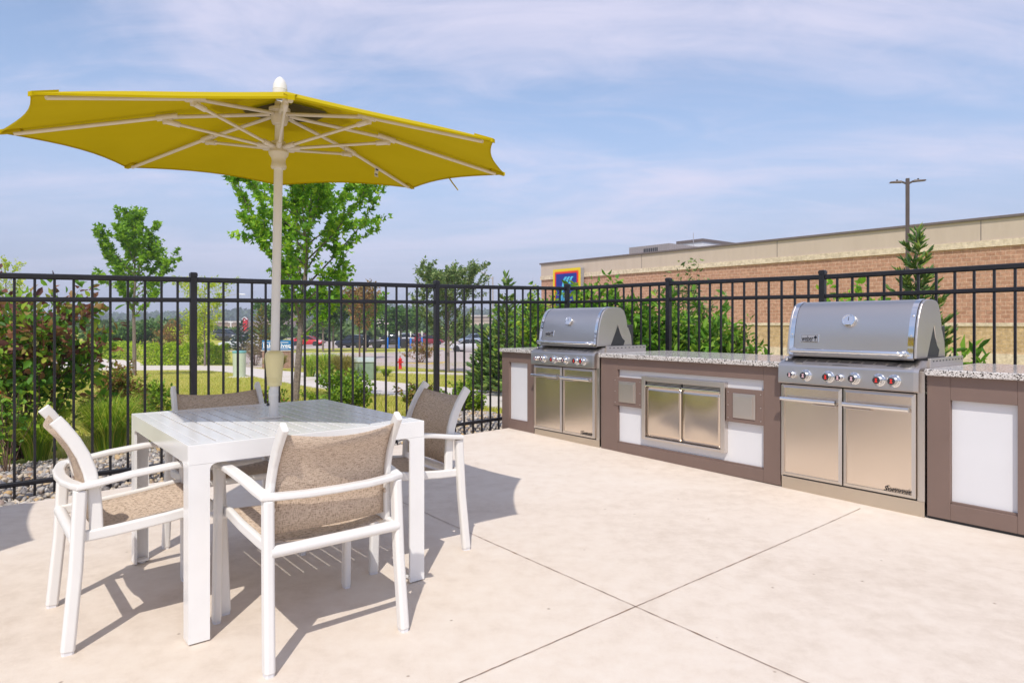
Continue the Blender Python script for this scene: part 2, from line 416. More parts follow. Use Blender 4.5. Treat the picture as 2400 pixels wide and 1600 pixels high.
V2, T2 = stones(600, 0, 1.0, -.2, .5, CORNER, RD, nr, .027)
o = npmesh('river_rock', np.vstack([V1, V2]), np.vstack([T1, T2+len(V1)]), STONE); tag(o, 'rounded grey and tan river rocks under the black fence', 'river rock', kind='stuff')
o.data.polygons.foreach_set('use_smooth', [True]*len(o.data.polygons))

# ------------------------------------------------------------------ paths, road, parking
def band(name, top, bot, mat, lift, n=30, th=0):
    """strip between two photo polylines dropped onto the ground"""
    def samp(pl, n):
        pl = np.array(pl, float); s = np.r_[0, np.cumsum(np.hypot(*np.diff(pl, axis=0).T))]; q = np.linspace(0, s[-1], n)
        return np.c_[np.interp(q, s, pl[:,0]), np.interp(q, s, pl[:,1])]
    a, c = samp(top, n), samp(bot, n); A = []
    for p, q in zip(a, c):
        g0, g1 = G(*p), G(*q); A.append([Vector((*(g0.lerp(g1, k/5).xy), 0)) for k in range(6)])
    A = [[(p.x, p.y, zg(p.x, p.y)+lift) for p in r] for r in A]
    mb = MB().grid(A)
    for e in (0, -1):
        q = [r[e] for r in A]; mb.add(q + [(p[0], p[1], p[2]-.12) for p in q], [(i, i+1, len(q)+i+1, len(q)+i) for i in range(len(q)-1)])
    return tag(part(name, mb, mat), kind='structure')
band('path', [(-200,840),(180,838),(320,846),(340,857),(480,857),(545,858),(640,868),(740,876),(830,888),(960,901),(1090,914),(1250,926)],
             [(-200,872),(180,868),(320,868),(430,867),(500,869),(560,876),(640,892),(740,910),(830,920),(960,932),(1090,948),(1250,968)], PATHM, .03, 60)
band('sidewalk', [(880,871),(1000,873.5),(1140,878),(1300,882)], [(880,873.5),(1000,876.5),(1140,882),(1300,886)], PATHM, .05, 20)
band('road', [(560,829),(700,831),(800,831),(900,830),(1000,826),(1040,822),(1075,818),(1160,813),(1400,808)], [(560,862),(700,861),(800,859),(900,857),(960,860),(1040,868),(1100,872),(1160,873),(1400,876)], ROADM, .012, 40)
CURBM = paint('kerb_concrete', (.52,.47,.42), .85, .1)
band('kerb', [(560,827.6),(700,829.4),(800,829.4),(900,828.4),(1000,824.4),(1038,821)], [(560,829),(700,831),(800,831),(900,830),(1000,826),(1040,822)], CURBM, .12, 40)
band('parking_lot', [(430,770),(700,771),(900,771),(1100,771),(1500,771)], [(380,818),(560,824),(650,819),(800,816),(960,815),(1010,815),(1500,822)], ROADM, .02, 40)
YEL = paint('yellow_road_paint', (.62,.42,.05), .8, .2)
band('road_marking', [(1002,851.5),(1018,849.5),(1044,848)], [(1002,854),(1018,852.5),(1044,850)], YEL, .02, 6)
band('road_marking', [(955,850),(985,851),(1002,852)], [(955,851.4),(985,852.4),(1002,853.4)], YEL, .02, 6)

# light summer haze over the far ground
m = bpy.data.materials.new('haze_air'); m.use_nodes = True; hn = m.node_tree; hn.nodes.remove(hn.nodes['Principled BSDF'])
hv = hn.nodes.new('ShaderNodeVolumePrincipled'); hv.inputs['Color'].default_value = (.80,.85,.95,1); hv.inputs['Density'].default_value = HAZE; hv.inputs['Anisotropy'].default_value = .0
hn.links.new(hv.outputs[0], hn.nodes['Material Output'].inputs['Volume'])
if HAZE: tag(part('haze', MB().bx(-2200, 2200, -80, 3200, -8, 34), m), kind='stuff')
# grass blades
def blades(n, pts_fn, h, wdt, mat, name, lab, lean=.35):
    C = pts_fn(n); n = len(C)
    a = rng.uniform(0, 2*PI, n); hh = h*rng.uniform(.5, 1.3, n); ww = wdt*rng.uniform(.7, 1.3, n)
    sx_, sy_ = np.cos(a)*ww, np.sin(a)*ww; l = rng.normal(0, lean, (n,2))*hh[:,None]
    V = np.zeros((n,3,3)); V[:,0] = C; V[:,1] = C; V[:,2] = C
    V[:,0,0] -= sx_; V[:,0,1] -= sy_; V[:,1,0] += sx_; V[:,1,1] += sy_
    V[:,2,:2] += l; V[:,2,2] += hh
    return tag(npmesh(name, V.reshape(-1,3), np.arange(n*3).reshape(-1,3), mat), lab, 'grass', kind='stuff')
GRASSM = leaf_mat('lawn_blade', [(0,(.26,.33,.035)),(.5,(.45,.44,.075)),(.8,(.56,.49,.14)),(1,(.60,.52,.20))], .4)
def lawn_pts(n):
    Y = 6.2 + (52-6.2)*rng.uniform(0, 1, n)**1.7; X = rng.uniform(-.72, .02, n)*Y + rng.uniform(0, 1.2, n)
    ok = ((X - LA.x) - LD.x*(Y-4.831))*nl.x*1 < 1e9
    off = (X-LA.x)*nl.x + (Y-LA.y)*nl.y
    ok = off > BED+.03
    # keep off the concrete path
    xp = 1200 + F*X/Y; zz_ = np.array([zg(a_, b_) for a_, b_ in zip(X, Y)]); yp = HZ + F*(CAMZ-zz_)/Y
    t = np.interp(xp, [180,320,340,480,545,640,740,830,960,1090,1250], [838,846,857,857,858,868,876,888,901,914,926])
    bt = np.interp(xp, [180,320,430,500,560,640,740,830,960,1090,1250], [868,868,867,869,876,892,910,920,932,948,968])
    ok &= ~((yp > t-1) & (yp < bt+1))
    return np.c_[X, Y, zz_][ok]
blades(120000, lawn_pts, .075, .008, GRASSM, 'lawn_grass', 'short sun-dried green lawn grass beyond the left fence')
# ------------------------------------------------------------------ table
TC = Vector((-1.170, 3.252)); TRZ = math.atan2(.63, .776)      # local x = short side (.776,.63), local y = long side (-.63,.776)
tb = thing('patio_table', 'square white slatted metal patio table with a parasol through its middle', 'table', (TC.x, TC.y, 0), TRZ)
TW, TL, TH = .5125, .57, .75
mb = MB(); n = 14; x0, x1 = -TW+.052, TW-.052; pw = (x1-x0+.009)/n
for i in range(n):
    a = x0 + i*pw; c = a + pw - .009
    if a < .03 and c > -.03:                                     # slats around the pole hole
        for ya, yb in ((-TL+.052, -.032), (.032, TL-.052)): mb.bx(a, c, ya, yb, TH-.016, TH-.001)
    else: mb.bx(a, c, -TL+.052, TL-.052, TH-.016, TH-.001)
part('tabletop', mb, TABLEW, tb, bevel=.002)
mb = MB()
for s in (-1, 1):
    mb.bx(-TW+.012, TW-.012, s*(TL-.0265)-.0255, s*(TL-.0265)+.0145, TH-.014, TH) if False else None
# frame: top rim + deep apron plates
for s in (-1, 1):
    ya, yb = sorted((s*TL, s*(TL-.05)))
    ya, yb = sorted((s*(TL-.0122), s*(TL-.05))); mb.bx(-TW+.0122, TW-.0122, ya, yb, TH-.02, TH-.0004)
    xa, xb = sorted((s*(TW-.0122), s*(TW-.05)))
    mb.bx(xa, xb, -TL+.0502, TL-.0502, TH-.02, TH-.0004)
    ya, yb = sorted((s*TL, s*(TL-.012))); mb.bx(-TW, TW, ya, yb, TH-.075, TH)
    xa, xb = sorted((s*TW, s*(TW-.012))); mb.bx(xa, xb, -TL+.0122, TL-.0122, TH-.075, TH)
for x in (-.16, .16): mb.bx(x-.02, x+.02, -TL+.0122, TL-.0122, TH-.045, TH-.0165)
part('apron', mb, TABLEW, tb, bevel=.0018)
for sx_ in (-1, 1):
    for sy_ in (-1, 1):
        mb = MB(); lw = .076
        for (ax) in (0, 1):
            # plate with a rounded inner corner up to the apron
            ext, half = (TW, TL) if ax == 0 else (TL, TW)
            pts = [(0, .006), (lw, .006), (lw, TH-.1)] + [(lw + .024 - .024*math.cos(t), TH-.1 + .024*math.sin(t)) for t in np.linspace(.25, PI/2, 5)] + [(lw+.024, TH-.0752), (0, TH-.0752)]
            th = .012; o0 = .0 if ax == 0 else .0121
            vs = []
            for dpt in (0, th):
                for (u, z) in pts:
                    if ax == 0: vs.append((sx_*(TW-u), sy_*(TL-dpt), z))
                    else: vs.append((sx_*(TW-dpt), sy_*(TL-max(u, .0121)), z))
            k = len(pts); mb.add(vs, [(i, (i+1)%k, k+(i+1)%k, k+i) for i in range(k)] + [tuple(range(k)), tuple(range(k, 2*k))])
        lg = part('leg', mb, TABLEW, tb, bevel=.0012)
        mb = MB(); xa, xb = sorted((sx_*(TW-.016), sx_*(TW-.066))); ya, yb = sorted((sy_*(TL-.016), sy_*(TL-.066)))
        mb.bx(xa, xb, ya, yb, .012, .02); mb.lathe([(.016, .0), (.018, .011)], 12, ((xa+xb)/2, (ya+yb)/2, 0))
        part('foot_glide', mb, TABLEW, lg)

# ------------------------------------------------------------------ umbrella
def make_umbrella(name, label, loc, on_table=True):
    u = thing(name, label, 'umbrella', loc, 0)
    lean = Vector((.020, 0, 1)).normalized()
    def ax(z): return Vector((lean.x/lean.z*(z-.75), 0, z))
    R, th0 = 1.142, math.radians(-69.7); ZT = 2.231
    def zt(x, y): return -.025*x + .064*y
    ct = ax(2.1); HUBZ = 2.235; APEX = 2.292
    def tip(k, r=1.0, z=None):
        a = th0 - k*PI/4; x, y = R*r*math.cos(a), R*r*math.sin(a)
        return Vector((ct.x+x+.018, ct.y+y+.0, 0)) , a
    def tip3(k, r=1.0):
        p, a = tip(k, r); return Vector((p.x, p.y, ZT - (1.142*0) + 0)) 
    def surf(a, r):
        """canopy height: straight along the ribs, pulled in between them"""
        k = (th0 - a)/(PI/4); f = k - math.floor(k)
        x, y = R*r*math.cos(a), R*r*math.sin(a)
        zr = APEX - (APEX - 2.023)*r**1.06 + zt(x, y)*r
        ka = PI/8; aa = (f-.5)*2*ka
        chord = math.cos(ka)/math.cos(aa)                         # octagon edge
        sag = 1 - .036*(1-(2*f-1)**2)*r**2                        # scalloped hem
        q = chord*sag
        return Vector((ct.x + .018 + x*q, ct.y + y*q, zr + (APEX-2.023)*r*(1-sag) + .004*(1-(2*f-1)**2)*r**3))
    def shell(r0, r1, nr, dz=0.0, thick=.0015, hem=0):
        na = 64; top = []
        for i in range(nr+1):
            r = r0 + (r1-r0)*i/nr
            row = [surf(th0 - 2*PI*j/na, r) + Vector((0,0,dz)) for j in range(na)]
            row.append(row[0]); top.append(row)
        if hem:
            top.append([p + Vector((0,0,-hem)) + (Vector((ct.x-p.x, ct.y-p.y, 0)).normalized()*hem*.35) for p in top[-1]])
        return MB().grid(top)
    cn = part('canopy', shell(.185, 1.0, 16, 0, hem=.007), CANVAS, u, smooth=True)
    part('vent_cap', shell(.03, .285, 5, .006, hem=.003), CANVAS, cn, smooth=True)
    part('vent_shade', MB().grid([[surf(a_, r_) + Vector((0,0,-.006)) for a_ in np.linspace(.02*PI, .98*PI, 24)] for r_ in np.linspace(.04, .19, 5)]), paint('olive_vent_shade', (.075,.055,.006), .9, .1) if 'olive_vent_shade' not in bpy.data.materials else bpy.data.materials['olive_vent_shade'], cn, smooth=True)  # dark olive sheet painting the shade inside the vent, far side only
    # reinforced rib pockets at the hem
    for k in range(8):
        mb = MB()
        a = th0 - k*PI/4; p, q = surf(a, .93), surf(a, 1.0); s = Vector((-math.sin(a), math.cos(a), 0))*.022
        for o_ in (.004,): mb.add([p-s+Vector((0,0,o_)), p+s+Vector((0,0,o_)), q+s*.5+Vector((0,0,o_)), q-s*.5+Vector((0,0,o_)), p-s-Vector((0,0,.014)), p+s-Vector((0,0,.014)), q+s*.5-Vector((0,0,.012)), q-s*.5-Vector((0,0,.012))], [(0,1,2,3),(7,6,5,4),(0,4,5,1),(1,5,6,2),(2,6,7,3),(3,7,4,0)])
        part('rib_pocket', mb, CANVAS, cn)
    # pole with sleeve
    mb = MB().tube([ax(.752 if on_table else .0), ax(2.25)], .0205, 20); part('pole', mb, IVORY if False else WHITE, u, smooth=True)
    if on_table:
        mb = MB().lathe([(.0, .0), (.036, .0), (.036, .004), (.024, .006), (.0235, .0062)], 24, (0,0,.7515)); part('base_ring', mb, WHITE, u, smooth=True)
        mb = MB().lathe([(.0225,.753),(.0225,.852),(.0232,.853),(.0232,.868),(.0225,.869),(.0225,.884),(.0212,.886)], 24); part('sleeve', mb, WHITE, u, smooth=True)
        mb = MB().lathe([(.0, 0), (.007, .0), (.007,.006), (.0,.008)], 10, (0,0,0), 'y'); bo = part('screw', mb, DARK, u); bo.location = (-.02, -.022, .815)
        cx_ = ax(1.0)
        mb = MB().lathe([(.0215,.903),(.0315,.905),(.0335,.908),(.0345,.918),(.0345,.924),(.0335,.9255),(.0350,.927),(.0352,.934),(.0340,.9355),(.0356,.937),(.0358,.943),(.0346,.945),(.0365,.948),(.0395,.99),(.0430,1.03),(.0440,1.046),(.0425,1.060),(.036,1.069),(.027,1.074),(.0212,1.075)], 28, (cx_.x*.9, 0, 0))
        part('grip_cover', mb, CREAM, u, smooth=True)
    hz = ax(HUBZ)
    mb = MB().lathe([(.0215,2.165),(.034,2.172),(.042,2.195),(.040,2.225),(.050,2.235),(.050,2.247),(.026,2.252),(.022,2.28)], 24, (hz.x, 0, 0))
    part('crown_hub', mb, IVORY, u, smooth=True)
    rz_ = ax(2.0)
    mb = MB().lathe([(.0225,1.955),(.033,1.956),(.037,1.966),(.034,1.978),(.031,1.992),(.034,2.008),(.044,2.022),(.047,2.034),(.040,2.046),(.036,2.056),(.033,2.086),(.0225,2.09)], 28, (rz_.x, 0, 0))
    part('runner', mb, IVORY, u, smooth=True)
    f_ = ax(2.33)
    mb = MB().lathe([(.026,2.296),(.031,2.300),(.034,2.323),(.0345,2.335),(.0330,2.336),(.0345,2.338),(.032,2.362),(.024,2.383),(.012,2.397),(.0,2.404)], 24, (f_.x+.0, 0, 0))
    part('finial', mb, WHITE, u, smooth=True)
    for k in range(8):
        a = th0 - k*PI/4; e = Vector((math.cos(a), math.sin(a), 0)); dz = Vector((0,0,-.020))
        p0 = hz + e*.045 - Vector((0,0,.020)); p1 = surf(a, .44) + dz - Vector((0,0,.006)); p2 = surf(a, .955) + Vector((0,0,-.018))
        mb = MB().tube([p0, p1, p2], .0088, 10); rb = part('rib', mb, IVORY, u, smooth=True)
        mb = MB()
        t = (p2-p1).normalized(); mb.tube([p1 - t*.045, p1 + t*.045], .0145, 10)
        j = p1 + Vector((0,0,-.022)) - e*.004
        mb.bar([p1, j - Vector((0,0,.008))], .020, .044, (e.x, e.y, 0)); part('rib_bracket', mb, IVORY, rb, smooth=True)
        s0 = rz_ + e*.040; s0.z = 2.058
        mb = MB().tube([s0, j], .0072, 10); d_ = (j-s0).normalized()
        mb.tube([s0 - e*.006, s0 + d_*.058], .0125, 10); mb.tube([j - d_*.05, j + d_*.006], .0125, 10)
        part('strut', mb, IVORY, u, smooth=True)
    # care label on the far right rib and the loose tie strap
    if on_table:
        a = th0 - 5*PI/4; p = surf(a, .66) + Vector((-.006, -.012, -.022)); s = Vector((math.cos(a), math.sin(a), 0))
        mb = MB().grid([[p + s*(x_*.035) + Vector((.004*math.sin(z_*3), -.006*z_, -.019*z_)) for x_ in (0, .5, 1)] for z_ in range(4)])
        cl_ = part('care_label', mb, PANELW, u)
        mb = MB().grid([[p + s*(x_*.035) + Vector((.004*math.sin(z_*3), -.006*z_-.0012, -.019*z_)) for x_ in (.15, .85)] for z_ in (.35, .6, .9)])
        mb.grid([[p + s*(x_*.035) + Vector((.004*math.sin(z_*3), -.006*z_-.0012, -.019*z_)) for x_ in (.2, .8)] for z_ in (1.7, 2.4)])
        part('label_print', mb, paint('navy_print', (.05,.06,.22), .6), cl_)
        a = th0 - 5.5*PI/4; q = surf(a, .99)
        mb = MB().bar([q, q + Vector((.02, .01, -.03)), q + Vector((.055, .02, -.075))], .016, .003); part('tie_strap', mb, CANVAS, u)
    return u
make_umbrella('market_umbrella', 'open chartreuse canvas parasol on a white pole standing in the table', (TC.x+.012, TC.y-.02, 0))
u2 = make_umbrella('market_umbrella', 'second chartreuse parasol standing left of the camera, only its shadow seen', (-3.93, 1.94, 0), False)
u2.rotation_euler = (0, 0, math.radians(-6))
mb = MB().lathe([(.0,.0),(.26,.0),(.26,.05),(.20,.075),(.05,.09),(.035,.30),(.022,.31)], 32); part('base_weight', mb, DARK, u2, smooth=True)

# ------------------------------------------------------------------ chairs
def make_chair(label):
    c = thing('armchair', label, 'chair', (0,0,0), 0, 'white armchairs around the patio table')
    for s in (-1, 1):
        lg = part('leg', MB().bar([(s*.264,-.272,.010), (s*.257,-.246,.30), (s*.253,-.232,.590)], .038, .046, (0,1,0)), WHITE, c, bevel=.004)
        part('foot_glide', MB().bar([(s*.264,-.272,0), (s*.264,-.272,.012)], .032, .040, (0,1,0)), PANELW, lg)
        lg = part('leg', MB().bar([(s*.282,.272,.010), (s*.279,.258,.40), (s*.278,.250,.632)], .032, .046, (0,1,0)), WHITE, c, bevel=.004)
        part('foot_glide', MB().bar([(s*.282,.272,0), (s*.282,.272,.012)], .027, .040, (0,1,0)), PANELW, lg)
        part('side_rail', MB().bar([(s*.240,-.24,.412), (s*.243,-.12,.418), (s*.248,.06,.434), (s*.250,.20,.452), (s*.250,.262,.446)], .024, .042), WHITE, c, bevel=.003)
        prof = [(-.178,.425),(-.180,.50),(-.186,.58),(-.198,.65),(-.218,.71),(-.248,.77),(-.284,.825),(-.306,.853)]
        part('back_post', MB().bar([(s*(.236 - .014*i/7), y, z) for i, (y, z) in enumerate(prof)], .046, .024, (s,0,0)), WHITE, c, bevel=.003)
        mb = MB().lathe([(0,0),(.010,0),(.010,.004),(.006,.007),(0,.008)], 12, (0,0,0)); b_ = part('bolt', mb, STEELM, c, smooth=True)
        b_.location = (s*.2225, -.200, .545); b_.rotation_euler = (0, -s*PI/2, 0)
    U = [(.280,.268,.645),(.279,.20,.647),(.277,.08,.643),(.272,-.06,.630),(.266,-.17,.612),(.258,-.232,.603)]
    U2 = [(x, y, z) for x, y, z in U] + [(.22,-.243,.602),(.12,-.262,.600),(0,-.268,.600)]
    full = U2 + [(-x, y, z) for x, y, z in U2[:-1][::-1]]
    part('arm_frame', MB().bar(full, .044, .024), WHITE, c, bevel=.003)
    part('rear_stretcher', MB().tube([(-.25,-.247,.412),(.25,-.247,.412)], .021, 14), WHITE, c, smooth=True)
    part('front_stretcher', MB().tube([(-.274,.256,.432),(.274,.256,.432)], .016, 12), WHITE, c, smooth=True)
    for s in (-1, 1): part('spacer', MB().tube([(s*.236,.03,.428),(s*.262,.03,.428)], .012, 10), WHITE, c) if False else None
    # woven back sling
    prof = [(-.180,.455),(-.182,.52),(-.187,.58),(-.198,.65),(-.218,.71),(-.248,.77),(-.284,.825)]
    P = []
    for i, (y, z) in enumerate(prof):
        hw = .233 - .014*i/7; k = .020 + .016*(i/6)
        P.append([(hw*u_, y - k*(1-u_*u_), z - (.022*(1-u_*u_)*(i/6)**2)) for u_ in np.linspace(-1, 1, 13)])
    o = part('backrest', MB().grid(P), SLING, c, smooth=True); m_ = o.modifiers.new('thick', 'SOLIDIFY'); m_.thickness = .003
    P = []
    for y, z in [(-.175,.428),(-.10,.428),(0,.436),(.10,.446),(.20,.459),(.245,.458),(.268,.446)]:
        P.append([(.240*u_, y, z - .020*(1-u_*u_)*(1 if y < .22 else .5)) for u_ in np.linspace(-1, 1, 11)])
    o = part('seat', MB().grid(P), SLING, c, smooth=True); m_ = o.modifiers.new('thick', 'SOLIDIFY'); m_.thickness = .003
    return c
def place_chair(c, mid, h, off=.27):
    h = Vector(h).normalized(); p = Vector(mid) + h*off
    c.location = (p.x, p.y, 0); c.rotation_euler = (0, 0, math.atan2(-h.x, h.y))
ch0 = make_chair('white armchair nearest the camera seen from behind, taupe mesh back toward us')
ch1 = copy_tree(ch0); ch2 = copy_tree(ch0); ch3 = copy_tree(ch0)
ch1['label'] = 'white armchair at the left end of the table seen side-on, sunlit mesh seat showing'
ch2['label'] = 'white armchair tucked in behind the table, only its grey mesh back showing above the top'
ch3['label'] = 'white armchair on the right of the table facing left, in the parasol shadow'
place_chair(ch0, (-.632, 2.452), (-.637, .77)); place_chair(ch1, (-1.791, 2.636), (.77, .64))
place_chair(ch2, (-1.65, 3.735), (.61, -.79)); place_chair(ch3, (-.405, 3.765), (-.80, -.60))

# ------------------------------------------------------------------ fences
def fence(name, label, P0, Dv, posts, pitch_n):
    """posts: list of (t, ztop, zbot); t in metres of depth along the run"""
    f = thing(name, label, 'fence', (P0.x, P0.y, 0), math.atan2(Dv.y, Dv.x)); k = Dv.length
    for t, zt_, zb_, full in posts:
        if not full: continue
        x = t*k; mb = MB().bx(x-.025, x+.025, -.025, .025, zb_-.30, zt_+.012); p = part('post', mb, BLACK, f, bevel=.003)
        mb = MB().bx(x-.0285, x+.0285, -.0285, .0285, zt_+.006, zt_+.032).add([(x-.0285,-.0285,zt_+.0321),(x+.0285,-.0285,zt_+.0321),(x+.0285,.0285,zt_+.0321),(x-.0285,.0285,zt_+.0321),(x-.02,-.02,zt_+.042),(x+.02,-.02,zt_+.042),(x+.02,.02,zt_+.042),(x-.02,.02,zt_+.042)], [(0,1,5,4),(1,2,6,5),(2,3,7,6),(3,0,4,7),(4,5,6,7)])
        part('post_cap', mb, BLACK, p, bevel=.002)
    for (t0, a0, b0, _), (t1, a1, b1, _), n in zip(posts[:-1], posts[1:], pitch_n):
        x0, x1 = t0*k+.026, t1*k-.026
        zc = lambda x, o0: (a0 + (a1-a0)*(x-t0*k)/((t1-t0)*k)) + o0
        zb = lambda x: (b0 + (b1-b0)*(x-t0*k)/((t1-t0)*k))
        for nm, oz, hh, ww in (('top_rail', -.02, .043, .036), ('mid_rail', -.190, .036, .032)):
            part(nm, MB().bar([(x0, 0, zc(x0, oz)), (x1, 0, zc(x1, oz))], ww, hh), BLACK, f, bevel=.002)
        part('bottom_rail', MB().bar([(x0, 0, zb(x0)+.135), (x1, 0, zb(x1)+.135)], .032, .036), BLACK, f, bevel=.002)
        for i in range(1, n):
            x = t0*k + (t1-t0)*k*i/n
            part('picket', MB().bx(x-.0085, x+.0085, -.0085, .0085, zb(x)+.0, zc(x, -.022)), BLACK, f)
fence('metal_fence', 'black metal picket fence running behind the table to the corner post', LA, LD,
      [(-.759,1.547,-.11,1),(.754,1.590,-.086,1),(2.265,1.618,-.043,1),(3.471,1.655,-.005,1)], [20, 20, 16])
fence('metal_fence', 'black metal picket fence running behind the grills along the store side', CORNER, RD,
      [(.032,1.653,-.005,0),(1.151,1.650,-.02,1),(2.394,1.634,-.043,1),(3.64,1.644,-.064,1),(4.86,1.644,-.09,1)], [12, 13, 13, 13])
# ------------------------------------------------------------------ outdoor kitchen frame of reference
E1 = Vector((.625, -.7805)); E2 = Vector((.7805, .625)); IO = Vector((1.985, 4.85)); IRZ = math.atan2(E1.y, E1.x)
def at_island(s): p = IO + E1*s; return (p.x, p.y, 0)
CT = .925
def cabinet(name, label, s0, s1, op, skirt=.0):
    """brown clad island section; op = opening (x0,x1,z0,z1) of the white inset"""
    W = s1-s0; c = thing(name, label, 'grill island', at_island(s0), IRZ)
    x0, x1, z0, z1 = op
    mb = MB().bx(0, W, .041, .88, .018, CT-.041); part('body', mb, BROWN, c)
    mb = MB().bx(.004, W-.004, .02, .86, -.03, .0175); part('plinth', mb, DARK, c)
    fr = MB().bx(0, x0, 0, .040, .018, CT-.041).bx(x1, W, 0, .040, .018, CT-.041).bx(x0+.0006, x1-.0006, .0004, .040, .018, z0).bx(x0+.0006, x1-.0006, .0004, .040, z1, CT-.041)
    part('front_frame', fr, BROWN, c, bevel=.002)
    part('inset_panel', MB().bx(x0+.001, x1-.001, .030, .0405, z0+.001, z1-.001), PANELW, c)
    part('inset_sill', MB().bx(x0+.002, x1-.002, .012, .0298, z0-.012, z0+.014), BROWN, c, bevel=.002)
    g = thing_counter(c, W)
    return c
def thing_counter(c, W):
    mb = MB().bx(-.006, W+.006, -.035, .93, CT-.040, CT)
    return part('countertop', mb, GRANITE, c, bevel=.006)
cabinet('grill_island', 'short brown island section with a narrow white panel at the fence corner', -3.355, -2.80, (.125, .44, .135, .775))
mid = cabinet('grill_island', 'long brown island section between the two grills with steel doors', -1.832, -.03, (.205, 1.665, .108, .78))
cabinet('grill_island', 'brown island section cut off by the right edge, right of the larger grill', .935, 2.35, (.125, .46, .115, .742))
# steel access doors on the middle section
du = part('door_frame', MB().bx(.505,.545,-.018,.029,.188,.741).bx(1.305,1.345,-.018,.029,.188,.741).bx(.5452,1.3048,-.0175,.029,.70,.7405).bx(.5452,1.3048,-.0175,.029,.1885,.210), STEELM, mid, bevel=.003)
part('door_recess', MB().bx(.546,1.304,.02,.029,.2105,.699), DARK, mid)
for a, c_ in ((.550,.921),(.929,1.300)):
    dr = part('access_door', MB().grid([[(a+(c_-a)*u_, -.004 - .006*math.sin(PI*u_)*math.sin(PI*v_), .216+(.652-.216)*v_) for u_ in np.linspace(0,1,13)] for v_ in np.linspace(0,1,13)]), STEELW, mid, smooth=True)
    m_ = dr.modifiers.new('thick', 'SOLIDIFY'); m_.thickness = .012; m_.offset = -1
    part('door_pull', MB().bx(a, c_, -.022, -.002, .653, .668), CHROME, dr, bevel=.003)
    part('vent_louvre', MB().bx(a+.005, c_-.005, .0, .012, .672, .676).bx(a+.005, c_-.005, .0, .012, .682, .686).bx(a+.005, c_-.005, .0, .012, .692, .696), STEELM, dr)
for a, c_, zt_, zb_ in ((.165,.500,.712,.452),(1.350,1.668,.700,.440)):
    pl = part('outlet_plate', MB().bx(a, c_, -.006, .0285, zb_, zt_), BROWN, mid, bevel=.003)
    e0 = a + (c_-a)*.20; e1 = a + (c_-a)*.80; z0 = zb_+.035; z1 = zt_-.035
    part('outlet_cover', MB().bx(e0, e1, -.013, -.0062, z0, z1), STEELM, pl, bevel=.003)
    part('cover_lid', MB().bx(e0+.018, e1-.018, -.022, -.0132, z0+.018, z1-.018), STEELM, pl, bevel=.002)
    mb = MB()
    for bx_ in (a+.02, c_-.02):
        for bz_ in (zb_+.03, (zb_+zt_)/2, zt_-.03): mb.lathe([(0,.002),(.004,.0),(.004,-.003),(0,-.004)], 8, (bx_, -.006, bz_), 'y')
    part('rivets', mb, STEELM, pl)

